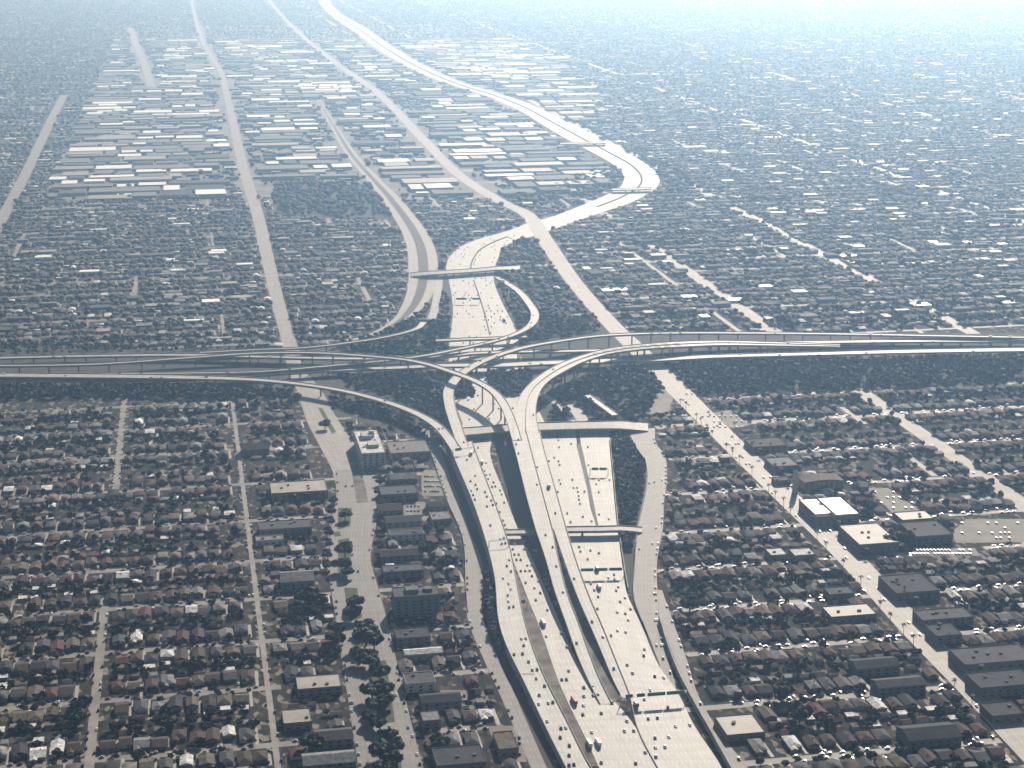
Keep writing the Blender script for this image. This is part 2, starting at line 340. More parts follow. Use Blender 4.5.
L5, R5 = rows_from_pairs([(335, 470, 378, 468), (336, 500, 379, 498), (330, 525, 376, 525), (326, 560, 371, 560), (331, 590, 379, 590), (336, 620, 387, 620), (345, 680, 401, 680), (355, 745, 417, 745), (361, 785, 428, 785)])
road('avenue', L5, R5, 0.078, ASPH)
patch('traffic_island', [(348, 452), (354, 452), (366, 488), (368, 502), (357, 503)], M_dirt, 0.092, keep=False)
patch('traffic_island', [(318, 408), (322, 408), (336, 432), (332, 434)], M_grass, 0.094, keep=False)
for pts in ([(338, 508), (352, 508), (350, 526), (338, 530)], [(338, 540), (349, 538), (352, 570), (338, 575)], [(344, 588), (357, 588), (362, 618), (349, 622)],
            [(352, 628), (377, 628), (378, 645), (356, 648)], [(368, 662), (386, 660), (395, 722), (378, 724)], [(378, 732), (396, 730), (404, 782), (386, 782)], [(334, 532), (340, 531), (341, 536), (334, 537)]):
    patch('grass_verge', pts, M_grass, 0.09, keep=False)
RT = [(318, 100), (335, 128), (352, 155), (372, 178), (390, 198), (410, 225), (420, 245), (423, 262), (422, 285), (414, 305), (398, 322), (370, 336), (335, 345)]
LT, RT_ = rows_from_line(RT, [16, 24, 30, 34, 44, 50, 54, 56, 50, 40, 26, 18, 14], step=20); road('divided_road', LT, RT_, 0.082, BLVD)
ct = (LT + RT_) / 2; q = len(ct); nL = LT + (RT_ - LT) * .33; nR = LT + (RT_ - LT) * .67
road('rail_bed', nL[2:q - 4], nR[2:q - 4], 0.095, mat('ballast', (.13, .105, .09), .95, .2, .3), keep=False)
WR = [(-30, 277), (0, 222), (25, 175), (45, 133), (64, 95)]
LW, RW_ = rows_from_line(WR, [26, 26, 26, 28, 28], step=30); road('avenue', LW, RW_, 0.075, BLVD)
LX, RX_ = rows_from_line([(130, 28), (138, 48), (145, 66), (152, 88)], 30, step=30); road('avenue', LX, RX_, 0.076, BLVD)

# ------------------------------------------------------------ haze and landscaping plus painted deck shade under the interchange
patch('landscaping_and_shade', [(300, 402), (330, 408), (360, 418), (395, 424), (440, 436), (452, 455), (470, 500), (484, 545), (492, 600), (500, 650), (545, 735), (563, 785), (551, 785), (520, 710), (500, 668), (484, 640), (483, 560), (470, 532), (442, 455), (420, 440), (385, 428), (330, 414)], M_shrub_shade, 0.03)
patch('landscaping_and_shade', [(-20, 347), (280, 350), (330, 345), (400, 322), (430, 290), (438, 270), (500, 270), (535, 280), (560, 310), (620, 334), (1050, 333), (1050, 362), (990, 385), (940, 388), (680, 397), (662, 382), (655, 400), (640, 425), (520, 445), (455, 445), (400, 425), (330, 402), (290, 396), (-20, 398)], M_shrub_shade, 0.022)
patch('landscaping_and_shade', [(606, 436), (636, 440), (646, 466), (644, 500), (636, 530), (633, 560), (634, 600), (645, 640), (664, 690), (680, 700), (640, 622), (624, 580), (617, 540), (612, 490)], M_shrub_shade, 0.034)
patch('landscaping_and_shade', [(497, 427), (545, 437), (552, 500), (566, 560), (555, 600), (535, 545), (519, 530), (498, 470)], M_shrub_shade, 0.026)
patch('park', [(274, 188), (340, 182), (382, 184), (394, 217), (340, 220), (272, 212)], M_shrub_shade, 0.018)
patch('landscaping_and_shade', [(446, 374), (470, 373), (474, 396), (456, 398)], M_shrub_shade, 0.14)  # dark sheet over the lanes, painted in for the shade of the decks
patch('landscaping_and_shade', [(486, 374), (530, 372), (534, 396), (500, 396), (490, 390)], M_shrub_shade, 0.145)  # second dark sheet standing in for deck shade on the lanes
patch('park', [(303, 194), (372, 194), (378, 206), (304, 208)], M_grass, 0.028)

# ------------------------------------------------------------ flyovers
def pairs_deck(name, label, cat, pairs, **k):
    L, Rr = rows_from_pairs(pairs); return deck(name, label, cat, L, Rr, **k)
def line_deck(name, label, cat, pts, width, **k):
    L, Rr = rows_from_line(pts, width); return deck(name, label, cat, L, Rr, **k)
A_pairs = [(450, 447, 472, 441, 16), (456, 462, 478, 458, 16), (474, 505, 494, 500, 15.5), (489, 552, 510, 548, 14), (495, 579, 516, 577, 12.5), (499, 622, 524, 618, 11), (507, 647, 532, 645, 10), (523, 680, 545, 678, 9),
           (543, 722, 566, 719, 7.5), (565, 766, 588, 763, 6), (575, 785, 600, 782, 5)]
pairs_deck('elevated_freeway', 'wide concrete elevated carriageway curving down the left side of the freeway', 'elevated road', A_pairs, solid=True)
A1 = [(-30, 375, 12), (98, 376, 12), (195, 377.5, 12), (260, 380, 13), (300, 384, 13), (340, 390, 14), (375, 398.5, 14), (400, 406.5, 15), (420, 415, 15), (437, 425.5, 15.8), (447, 436, 16), (456, 449, 16)]
line_deck('flyover_ramp', 'long ramp sweeping from the left edge down onto the left elevated carriageway', 'ramp', A1, [22, 22, 20, 16, 14, 13, 13, 13, 13, 13, 13, 13])
A2 = [(463, 446, 15.7), (456, 425, 15.5), (450, 405, 15), (449, 390, 15), (455, 380, 15.2), (466, 370.5, 15.6), (482, 361.5, 16.5), (503, 353.5, 17.5), (526, 347, 18), (560, 341, 18), (598, 336, 17.5), (632, 334, 16.5), (680, 333, 15), (738, 333, 14), (840, 334, 13), (922, 335.5, 12), (1060, 338, 12)]
line_deck('flyover_ramp', 'ramp climbing from the left carriageway behind the others to the right edge', 'ramp', A2, [13, 14, 14, 14, 14, 14, 14, 13, 13, 12, 12, 12, 12, 12, 12, 12, 12])
R3 = [(-30, 366, 10), (98, 364, 11), (185, 358, 12), (260, 353, 14), (322, 353, 17), (354, 355, 20), (385, 357.5, 23), (408, 360, 25), (427, 364, 26.5), (451, 371.5, 27.5), (476, 381, 27.5), (493, 391, 27.2), (503, 403, 26.8), (512, 423, 26.2), (517, 440, 26)]
line_deck('flyover_ramp', 'topmost narrow ramp crossing over the centre from the left to the main viaduct', 'ramp', R3, 11.5, piers=42)
V = [(513, 432, 539, 432, 26), (516, 411, 536, 408, 26), (519, 398, 540, 392, 26), (526.5, 387, 548, 382, 26), (540, 375, 562, 373, 25.5), (561, 363, 584, 362, 25), (586, 354, 608, 354.5, 24), (614, 347.5, 634, 350.5, 22.5), (645, 344, 655, 348.5, 21), (680, 341.5, 684, 347, 19), (718, 340.5, 720, 345.5, 17), (777, 342, 778, 346, 14), (840, 344, 840, 347, 12)]
pairs_deck('viaduct', 'main double viaduct sweeping in a wide curve to the right through the centre', 'viaduct', V, medians=(0.5,), piers=40)
V0 = [(508, 426, 540, 431, 26), (516, 454, 544, 449, 25), (521, 474, 550, 470, 24), (527, 498, 558, 498, 21.5), (535.5, 529, 566.5, 529, 18)]
L, Rr = rows_from_pairs(V0); deck('viaduct', 'wide straight viaduct section running down from the curve above the shadowed gap', 'viaduct', L, Rr, medians=(0.55,), piers=40)
V1 = [(535.5, 529, 552.5, 529, 17.9), (546, 560, 559, 560, 14.5), (555, 592, 567, 592, 10.5), (567, 626, 579, 624, 7), (576, 652, 589, 652, 4.2), (588, 680, 600, 680, 1.8), (600, 704, 612, 704, 0.3)]
L, Rr = rows_from_pairs(V1); deck('viaduct', 'left prong of the forked viaduct coming down to the middle lanes', 'viaduct', L, Rr, piers=40)
V2 = [(553.5, 529, 566.5, 529, 17.9), (564, 560, 576, 560, 14.5), (578, 598, 590, 598, 10.5), (592, 630, 604, 630, 7), (604, 658, 615, 658, 4.2), (613, 680, 624, 680, 1.8), (622, 698, 631, 698, 0.3)]
L, Rr = rows_from_pairs(V2); deck('viaduct', 'right prong of the forked viaduct descending beside the right carriageway', 'viaduct', L, Rr, piers=40)
R5_ = [(497, 277, .4), (507, 283, 1.5), (519, 291.5, 4), (529, 303, 7), (535, 314, 10), (531, 325, 12.5), (519, 332.5, 13.5), (500, 339.5, 14), (475, 345.5, 14), (451, 350.5, 14), (428, 355, 14), (391, 360, 13), (338, 365, 12), (260, 371.5, 11), (195, 373, 11), (98, 373.5, 11)]
line_deck('flyover_ramp', 'hook-shaped ramp leaving the upper freeway and turning back to the left', 'ramp', R5_, [12, 13, 13, 13, 13, 12, 11, 11, 11, 11, 11, 10, 10, 10, 10, 10])
R6 = [(200, 352.5, 8), (260, 349.5, 9), (307, 347.5, 9.5), (354, 342, 10), (388, 336.5, 10), (416, 329, 10), (424, 322, 7)]
line_deck('flyover_ramp', 'thin ramp rising behind the left trees towards the divided road', 'ramp', R6, 10)
line_deck('overpass', 'short straight overpass across the upper freeway just before the interchange', 'overpass', [(436, 340.5, 9), (470, 339, 9), (500, 338, 9), (527, 336.5, 9)], 14, piers=30)
u105 = [(-30, 358.5, 8), (96, 355.8, 8), (195, 355, 8), (269, 357, 8), (313, 358, 8), (372, 358.5, 8), (420, 357, 8.5), (447, 356, 9), (470, 353.5, 9), (530, 351.5, 9), (571, 351, 9), (617, 349.5, 9), (680, 346, 8.5), (760, 343, 8), (863, 341.5, 8), (922, 340.5, 8), (1060, 341, 8)]
line_deck('elevated_freeway', 'upper carriageway of the cross freeway passing beneath the ramps', 'elevated road', u105, [15, 15, 15, 15, 15, 15, 15, 15, 15, 15, 15, 15, 15, 16, 18, 22, 22], piers=36)
l105 = [(-30, 380, 8), (195, 379, 8), (300, 372, 8), (344, 369.5, 8), (400, 367.5, 8.5), (442, 365.5, 9), (500, 365, 9), (540, 363, 9), (600, 361, 9), (660, 359, 9), (712, 356.5, 9), (808, 354, 9), (904, 351.5, 9), (1060, 349, 9)]
line_deck('elevated_freeway', 'lower carriageway of the cross freeway between the dark planted bands', 'elevated road', l105, [14, 14, 14, 16, 18, 20, 24, 24, 24, 24, 20, 20, 22, 24], piers=36)
pairs_deck('street_bridge', 'far street bridge spanning the bend of the upper freeway', 'bridge', [(410, 277, 410, 273, .25), (424, 275.5, 424, 271.5, 5), (437, 274.5, 437, 271, 7), (470, 272.5, 470, 269, 7), (500, 270, 500, 266.5, 7), (508, 270, 508, 266.3, 5), (520, 270, 520, 265.5, .25)], piers=30, m=CONC2)
pairs_deck('street_bridge', 'wide street bridge crossing the freeway under the two big viaducts', 'bridge', [(430, 437, 430, 430, 7), (466, 435.5, 466, 428, 7), (505, 432, 505, 425, 7), (540, 430.5, 540, 423, 7), (600, 429, 600, 421.5, 7), (620, 429, 620, 421, 7), (632, 430, 632, 421.5, 4), (648, 431.5, 648, 423, .25)], piers=30, m=CONC2)
pairs_deck('street_bridge', 'narrow street bridge crossing the lower freeway between planted slopes', 'bridge', [(484, 535, 484, 530.5, 7), (505, 534.5, 505, 530, 7), (530, 534, 530, 529.5, 7), (565, 532, 565, 527, 7), (600, 531.5, 600, 526.5, 7), (620, 531, 620, 526, 7), (630, 531.5, 630, 526.5, 4.5), (642, 533, 642, 527.5, .25)], piers=28, m=CONC2)
pairs_deck('street_bridge', 'distant street bridge across the sharp freeway bend', 'bridge', [(612, 190.5, 612, 188.5, 7), (632, 190, 632, 188, 7), (652, 189.5, 652, 187.5, 7)], piers=40, m=CONC2)
pairs_deck('street_bridge', 'most distant street bridge over the freeway past the warehouses', 'bridge', [(560, 144.5, 560, 142.8, 7), (580, 144, 580, 142.3, 7), (606, 143.5, 606, 141.8, 7)], piers=40, m=CONC2)
def ground_road(pts, width, z, m=CONC2, name='ramp_road'):
    L, Rr = rows_from_line(pts, width); return road(name, L, Rr, z, m)
line_deck('overpass', 'short detached ramp between trees right of the big viaduct', 'overpass', [(587, 395, 5), (600, 404, 6), (615, 415, 6.5)], 10, piers=28)
ground_road([(440, 270), (438, 290), (434, 312), (430, 322)], 14, 0.15)
ground_road([(568, 405), (577, 412), (584, 424)], 16, 0.155)
ground_road([(538, 392), (552, 400), (566, 412)], 12, 0.16)
patch('yard', [(650, 378), (668, 378), (676, 392), (668, 412), (645, 415), (640, 402)], M_lot, 0.05)

# walls beside the freeway
def px_wall(label, pts, h, th=0.8, name='retaining_wall', cat='wall', z0=0.0):
    A = np.array([P(x, y) for x, y in pts]); A = spline(np.c_[A, A[:, 0] * 0], 12)[:, :3]
    FOOT.append((np.r_[A[:, :2] + 1.5, A[::-1, :2] - 1.5], 'wall'))
    return tag(wall_along(name, A, z0, h, th, M_wall), label, cat)
px_wall('tall dark retaining wall between the lower right carriageway and the frontage road', [(659, 621), (668, 650), (678, 676), (690, 700), (708, 732), (728, 768), (738, 785)], 6.0, 1.2)
px_wall('low retaining wall edging the planted slope right of the freeway', [(610, 440), (614, 484), (618, 524), (624, 566), (628, 590)], 2.5)
px_wall('wall along the curved frontage road above the planted slope', [(636, 448), (646, 464), (646, 486), (641, 512), (637, 532), (635, 566), (634, 600), (642, 622)], 2.0, 0.5)
px_wall('low wall along the left frontage road beside the apartment rows', [(432, 456), (448, 503), (463, 540), (466, 590), (468, 612)], 1.8, 0.5)

# ------------------------------------------------------------ street grid
XB1, XB2, XB3 = round((kx(869, 391) + kx(1019, 509)) / 2), round((kx(794, 240) + kx(868, 277)) / 2), round((kx(707, 107) + kx(1000, 213)) / 2)
print('XB', XB1, XB2, XB3, kx(700, 268), kx(955, 287), kx(725, 200), kx(820, 365))
XS_MAJ = [-2500, -1900, -1400, -870, XB1, XB2, XB3, 2400, 2950, 3500, 4100, 4700, 5300]
YS = [985, 1080, 1175, 1275, 1382, 1482, 1585, 1688, 1812, 1940, 2075, 2190, 2300]
y = 2520.0
while y < 14500: YS.append(y); y += 104 if y < 5000 else 118
YS_MAJ = {2075} | {2520 + 104 * k for k in (6, 10, 14, 18, 22)}
AVX = kx(347, 560); ARX = kx(790, 500)
mb_v, mb_f = [], []
def strip(x0, x1, y0, y1, z, V, F):
    k = len(V); V += [(x0, y0, z), (x1, y0, z), (x1, y1, z), (x0, y1, z)]; F.append((k, k + 1, k + 2, k + 3))
def inpoly(X, Y, poly):
    c = np.zeros(X.shape, bool); x1, y1 = poly[:, 0], poly[:, 1]; x2, y2 = np.roll(x1, -1), np.roll(y1, -1)
    bb = (X > x1.min()) & (X < x1.max()) & (Y > y1.min()) & (Y < y1.max())
    if not bb.any(): return c
    xs, ys = X[bb], Y[bb]; r = np.zeros(xs.shape, bool)
    for a, b_, c_, d in zip(x1, y1, x2, y2):
        if b_ == d: continue
        m = (b_ > ys) != (d > ys)
        r ^= m & (xs < (c_ - a) * (ys - b_) / (d - b_) + a)
    c[bb] = r; return c
def blocked(X, Y, hw=6.0, hd=6.0, kinds=None):
    X = np.asarray(X, float); Y = np.asarray(Y, float); r = np.zeros(X.shape, bool)
    for poly, kd in FOOT:
        if kinds and kd not in kinds: continue
        for dx in (-hw, 0, hw):
            for dy in (-hd, 0, hd): r |= inpoly(X + dx, Y + dy, poly)
    return r
# streets cut into short pieces so that they stop at the freeway and at lots
def street_ok(x, y): return True
EW, NS = [], []
xx = np.arange(-3200, 6500, 20.0)
for yy in YS:
    wd = 9 if yy not in YS_MAJ else 18
    if yy > 2520: wd += rng.choice([0, 0, 3, 6])
    for a in xx:
        if yy > 2520 and yy not in YS_MAJ and noise.noise(Vector((a / 300, yy * .31, 5))) < .05: continue
        EW.append((a, a + 20, yy - wd / 2, yy + wd / 2))
NX = [-330, round(kx(95, 700)), round(kx(262, 640)), 300, 420, 560, 850, 1130, 1400, 1560, 1700] + [-1000 - 130 * i for i in range(12)] + [-460, -600, -740] + [1960 + 140 * i for i in range(24)]
def has_street(x_, a):
    if x_ in XS_MAJ: return not (a > 2500 and noise.noise(Vector((x_ * .37, a / 330, 13))) < ((.0 if a < 6000 else .1) - (.4 if x_ in (XB1, XB2, XB3) else 0)))
    if x_ not in NX: return True
    if x_ == NX[1] and 1590 < a < 1930: return False
    if a > 4100 and -345 < x_ < 1000: return False
    if x_ in (300, 420, 560) and a < 2350: return False
    if a > 2500 and noise.noise(Vector((x_ * .37, a / 260, 3))) < .12: return False
    if x_ > 700 and a < 2400 and noise.noise(Vector((x_ * .37, a / 150, 8))) < .05: return False
    return True
for x_ in NX + XS_MAJ:
    wd = (5 if x_ == NX[2] else 8) if x_ not in XS_MAJ else 24 if x_ in (XB1, XB2, XB3) else 16
    for a in np.arange(960, 14500, 20.0):
        if x_ in XS_MAJ and not has_street(x_, a): continue
        if x_ in NX:
            if not has_street(x_, a): continue
            if a > 4100 and -345 < x_ < 1000: continue
            if (x_ in (300, 420, 560)) and a < 2350: continue
            if a > 2500 and noise.noise(Vector((x_ * .37, a / 260, 3))) < .12: continue
            if x_ > 700 and a < 2400 and noise.noise(Vector((x_ * .37, a / 150, 8))) < .05: continue
        NS.append((x_ - wd / 2, x_ + wd / 2, a, a + 20))
def mk_streets(name, Q, z, m, uvflip):
    Q = np.array(Q); cx = (Q[:, 0] + Q[:, 1]) / 2; cyy = (Q[:, 2] + Q[:, 3]) / 2
    ok = inview(cx, cyy, 60, 0) & ~blocked(cx, cyy, 1, 1)
    Q = Q[ok]; n = len(Q); V = np.zeros((n, 4, 3)); V[:, 0, 0] = Q[:, 0]; V[:, 1, 0] = Q[:, 1]; V[:, 2, 0] = Q[:, 1]; V[:, 3, 0] = Q[:, 0]
    V[:, 0, 1] = Q[:, 2]; V[:, 1, 1] = Q[:, 2]; V[:, 2, 1] = Q[:, 3]; V[:, 3, 1] = Q[:, 3]; V[:, :, 2] = z
    V = V.reshape(-1, 3); uv = V[:, [1, 0]] if uvflip else V[:, [0, 1]]
    tag(obj(name, mesh(name, V, np.arange(4 * n).reshape(n, 4), m, uv=uv)), kind='structure')
STR = mat('street_asphalt', (0.19, 0.165, 0.142), 0.7, 0.15, 0.04, spec=.3)
STR2 = mat('street_asphalt_light', (0.21, 0.185, 0.158), 0.7, 0.15, 0.04, spec=.3)

# ------------------------------------------------------------ buildings placed one by one
def sc(y):   # pixels per metre sideways on the ground at a photo row
    p = P(512, y); return FOC / proj(p[0], p[1], 0)[2]
BLD = []
def make_bld(name, label, cat, cx, yb, wpx, d, h, roof=2, wall=1, style='flat', rz=0.0, group=None, extra=()):
    """cx, yb: the photo point of the middle of the front foot line; wpx: its width there; d, h in metres."""
    p = P(cx, yb); s = sc(yb); wd = wpx / s
    root = thing(name, label, cat, (p[0], p[1] + d / 2, 0), rz, group)
    FOOT.append((np.array([(p[0] - wd / 2 - 2, p[1] - 2), (p[0] + wd / 2 + 2, p[1] - 2), (p[0] + wd / 2 + 2, p[1] + d + 2), (p[0] - wd / 2 - 2, p[1] + d + 2)]), 'bld'))
    a, c = wd / 2, d / 2; b = MB(); rm = RM[roof] if isinstance(roof, int) else roof
    if style == 'gable': 
        b.box(-a, a, -c, c, 0, h); b.add([(-a, -c, h), (-a, c, h), (-a, 0, h + d * .16), (a, -c, h), (a, c, h), (a, 0, h + d * .16)], [(0, 2, 1), (3, 4, 5)])
    else: b.box(-a, a, -c, c, 0, h)
    obj('wall', b.mesh('wall', WM[wall]), root)
    r = MB()
    if style == 'flat':
        r.box(-a + .4, a - .4, -c + .4, c - .4, h + .003, h + .25)
        pr = MB()
        for q in ((-a, a, -c, -c + .35), (-a, a, c - .35, c), (-a, -a + .35, -c + .35, c - .35), (a - .35, a, -c + .35, c - .35)): pr.box(*q, h, h + .9)
        ro = obj('roof', r.mesh('roof', rm), root); obj('parapet', pr.mesh('parapet', WM[wall]), root)
        if wd > 16:
            for k in range(min(4, int(wd // 14))):
                u = MB(); ux, uy = rng.uniform(-a * .7, a * .7), rng.uniform(-c * .5, c * .5); u.box(ux - 1.3, ux + 1.3, uy - 1, uy + 1, h + .25, h + 1.6)
                obj('roof_unit', u.mesh('roof_unit', WM[1]), root)
    else:
        o = .5; hh = h + (d * .16 if style == 'gable' else d * .18)
        if style == 'gable':
            r.add([(-a - o, -c - o, h - .1), (a + o, -c - o, h - .1), (a + o, 0, hh + .05), (-a - o, 0, hh + .05), (-a - o, c + o, h - .1), (a + o, c + o, h - .1),
                   (-a - o, -c - o, h + .15), (a + o, -c - o, h + .15), (a + o, 0, hh + .3), (-a - o, 0, hh + .3), (-a - o, c + o, h + .15), (a + o, c + o, h + .15)],
                  [(6, 7, 8, 9), (9, 8, 11, 10), (3, 2, 1, 0), (4, 5, 2, 3), (0, 1, 7, 6), (5, 4, 10, 11), (0, 6, 9, 3), (3, 9, 10, 4), (1, 2, 8, 7), (2, 5, 11, 8)])
        else:
            k = min(c, a * .8); r.add([(-a - o, -c - o, h + .01), (a + o, -c - o, h + .01), (a + o, c + o, h + .01), (-a - o, c + o, h + .01), (-a + k, 0, hh), (a - k, 0, hh)],
                      [(0, 1, 5, 4), (1, 2, 5), (2, 3, 4, 5), (3, 0, 4), (3, 2, 1, 0)])
        obj('roof', r.mesh('roof', rm), root)
    # windows on the face towards the camera, one per storey band and bay
    st = max(1, int(h // 3.4)); nb = max(1, min(7, int(wd // 7)))
    if wd > 12:
        for s_ in range(min(st, 5)):
            for k in range(nb):
                x0 = -a + wd * (k + .5) / nb; wv = MB(); wv.box(x0 - 1.3, x0 + 1.3, -c - .06, -c + .02, s_ * 3.3 + 1.0, s_ * 3.3 + 2.4)
                obj('window', wv.mesh('window', M_glass), root)
    for e in extra:
        u = MB(); u.box(*e[1:7]); obj(e[0], u.mesh(e[0], e[7]), root)
    return root
WR_ = mat('bright_white_roof', (0.80, 0.79, 0.74), 0.5, 0.04, 0.1)
TAN = mat('tan_roof', (0.22, 0.185, 0.15), 0.65, 0.12, 0.08)
# left of the freeway, by the avenue
make_bld('apartment_tower', 'tall pale stepped apartment block beside the top of the wide avenue', 'apartment block', 374, 467, 24, 95, 17, roof=7, wall=3,
         extra=[('penthouse', -8, 4, 10, 30, 17.9, 22, WM[3]), ('penthouse', -4, 9, -25, -8, 17.9, 21, WM[3]), ('stair_tower', 2, 8, 18, 24, 17.9, 25, WM[3])])
make_bld('shop_building', 'pale flat-roofed building right of the stepped apartment block', 'shop building', 411, 459, 40, 48, 8, roof=5, wall=0)
SPEC = [  # name, label, cat, cx, yb, wpx, d, h, roof, wall, style
 ('apartment_building', 'long grey apartment building, topmost row right of the avenue below the pale shop', 'apartment building', 404, 484, 27, 22, 6, 5, 1, 'gable'),
 ('apartment_building', 'large dark-walled apartment building with pale roof edge, second row right of the avenue', 'apartment building', 400, 501, 37, 30, 8, 2, 1, 'flat'),
 ('apartment_building', 'dark brown apartment building beside the avenue, third row below the pale shop', 'apartment building', 391, 516, 24, 24, 6, 0, 2, 'gable'),
 ('workshop', 'small curved-roof workshop by the left frontage road north of the pale yard building', 'workshop', 438, 512, 20, 20, 6, 1, 2, 'gable'),
 ('store_building', 'pale square flat-roofed store by the left frontage road', 'store', 442, 524, 20, 26, 5, 5, 0, 'flat'),
 ('apartment_building', 'long grey apartment building in the middle of the block right of the avenue', 'apartment building', 404, 528, 36, 20, 7, 2, 1, 'gable'),
 ('apartment_building', 'dark apartment building with a pale wall under the middle block', 'apartment building', 407, 541, 34, 18, 7, 1, 3, 'flat'),
 ('apartment_building', 'brown apartment building just above the tall dark office block, upper one', 'apartment building', 402, 562, 42, 20, 7, 0, 1, 'gable'),
 ('apartment_building', 'grey apartment building directly behind the tall dark office block', 'apartment building', 404, 578, 40, 18, 7, 2, 1, 'flat'),
 ('apartment_building', 'dark low building just below the tall office block', 'apartment building', 414, 645, 34, 22, 7, 1, 1, 'flat'),
 ('apartment_building', 'long building with a bright narrow roof strip right of the avenue trees', 'apartment building', 424, 660, 38, 12, 6, 7, 0, 'gable'),
 ('apartment_building', 'grey flat apartment building right of the avenue between parking rows', 'apartment building', 421, 692, 30, 22, 8, 2, 3, 'flat'),
 ('apartment_building', 'dark wide apartment building south of the parking rows', 'apartment building', 442, 710, 40, 18, 7, 1, 1, 'gable'),
 ('apartment_building', 'small grey cube-like apartment building at the avenue edge near the bottom', 'apartment building', 432, 730, 18, 18, 8, 5, 1, 'flat'),
 ('apartment_building', 'large dark flat building at the bottom edge between avenue and frontage road', 'apartment building', 462, 775, 50, 30, 9, 1, 1, 'flat'),
 ('depot_building', 'tan flat depot beside the left frontage road near the bottom', 'depot', 509, 756, 20, 30, 6, 3, 2, 'flat'),
 ('school_building', 'big tan flat-roofed school building left of the avenue', 'school', 300, 500, 56, 40, 9, TAN, 2, 'flat'),
 ('school_building', 'long grey school wing below the tan school building', 'school', 286, 536, 52, 26, 8, 2, 1, 'flat'),
 ('hall_building', 'pale low hall left of the avenue under the grey school wing', 'hall', 270, 545, 27, 14, 5, 5, 3, 'flat'),
 ('apartment_building', 'dark-fronted apartment building with pale ridge left of the avenue median trees', 'apartment building', 298, 590, 33, 28, 9, 5, 1, 'gable'),
 ('church', 'small dark church-like hall on the cross street near the left flyover', 'church', 256, 456, 27, 26, 8, 1, 2, 'gable'),
 ('apartment_building', 'tan building with a dark front left of the avenue, two blocks above the bottom', 'apartment building', 320, 696, 44, 26, 7, TAN, 1, 'flat'),
 ('warehouse', 'tan square flat warehouse left of the avenue near the bottom', 'warehouse', 298, 730, 28, 26, 6, TAN, 2, 'flat'),
 ('apartment_building', 'pale grey long building left of the avenue just above the bottom building', 'apartment building', 335, 748, 36, 20, 7, 2, 1, 'gable'),
 ('apartment_building', 'long bright-roofed building left of the avenue at the bottom edge', 'apartment building', 330, 772, 52, 20, 7, 5, 1, 'gable'),
 # right side
 ('shop_building', 'dark brown shop building right of the boulevard, nearest to the cross freeway', 'shop building', 770, 452, 36, 34, 7, 0, 2, 'flat'),
 ('shop_building', 'blue grey shop building on the boulevard behind the slim tower', 'shop building', 786, 472, 26, 34, 7, 5, 1, 'flat'),
 ('shop_building', 'small grey shop next to the slim tower by the boulevard', 'shop building', 783, 485, 16, 14, 5, 2, 1, 'flat'),
 ('apartment_building', 'long L-shaped building with tan roof below the white-roofed hall', 'apartment building', 879, 553, 42, 60, 10, TAN, 1, 'flat'),
 ('shop_building', 'small white-roofed shop left of the boulevard, left one of the pair', 'shop building', 779, 561, 17, 20, 6, 7, 1, 'flat'),
 ('shop_building', 'small white-roofed shop left of the boulevard, right one of the pair', 'shop building', 805, 561, 22, 20, 6, 7, 1, 'flat'),
 ('store_building', 'grey flat store with a dark front left of the large tan parking lot', 'store', 934, 544, 40, 44, 9, 2, 1, 'flat'),
 ('store_building', 'flat tan store at the edge of the upper parking lot', 'store', 918, 524, 34, 26, 5, TAN, 2, 'flat'),
 ('store_building', 'large dark flat store right of the boulevard beside the alley', 'store', 918, 600, 46, 46, 8, 1, 1, 'flat'),
 ('store_building', 'pale and dark roofed store left of the boulevard in the lower right', 'store', 854, 622, 48, 26, 6, TAN, 1, 'flat'),
 ('shop_building', 'small grey shop left of the boulevard above the pale and dark store', 'shop building', 842, 600, 26, 18, 6, 2, 1, 'flat'),
 ('store_building', 'wide grey building right of the boulevard, upper part of the lower right block', 'store', 948, 626, 54, 24, 7, 2, 1, 'flat'),
 ('store_building', 'square dark building right of the boulevard below the wide grey one', 'store', 949, 644, 27, 26, 8, 1, 1, 'flat'),
 ('warehouse', 'long grey warehouse at the right edge, upper of the lower right pair', 'warehouse', 1000, 672, 76, 34, 9, 2, 1, 'flat'),
 ('warehouse', 'long dark warehouse at the right edge, lower of the lower right pair', 'warehouse', 1008, 696, 60, 30, 9, 1, 1, 'flat'),
 ('store_building', 'low dark building at the right edge beside the boulevard end', 'store', 1008, 722, 34, 24, 6, 1, 2, 'flat'),
 ('apartment_building', 'long slate building left of the boulevard above the bottom right', 'apartment building', 878, 676, 46, 20, 8, 1, 1, 'gable'),
 ('apartment_building', 'grey long building just under the slate one left of the boulevard', 'apartment building', 902, 694, 50, 18, 7, 2, 1, 'gable'),
 ('warehouse', 'flat tan warehouse with low walls beside the right frontage road', 'warehouse', 746, 740, 40, 34, 5, TAN, 2, 'flat'),
 ('apartment_building', 'dark wide building at the bottom right corner block', 'apartment building', 935, 748, 56, 26, 8, 1, 1, 'gable'),
]
for q in SPEC: make_bld(q[0], q[1], q[2], q[3], q[4], q[5], q[6], q[7], roof=q[8], wall=q[9], style=q[10])
# tall dark office block
make_bld('office_block', 'tall dark office block with a pale parapet right of the avenue', 'office block', 418, 616, 46, 24, 20, roof=2, wall=1,
         extra=[('plant_room', -10, 2, -4, 6, 20.3, 23.5, WM[1]), ('plant_room', 8, 15, -3, 5, 20.3, 23, WM[1])])
# white-roofed hall
make_bld('assembly_hall', 'broad hall with two bright white roof halves right of the boulevard', 'hall', 838, 525, 44, 58, 10, roof=1, wall=2,
         extra=[('roof_panel', -23, -5, -20, 27, 10.3, 11.0, WR_), ('roof_panel', -2, 23, -27, 27, 10.3, 11.4, WR_), ('canopy', -27, -24.2, -20, 20, 4, 4.4, M_wall)])
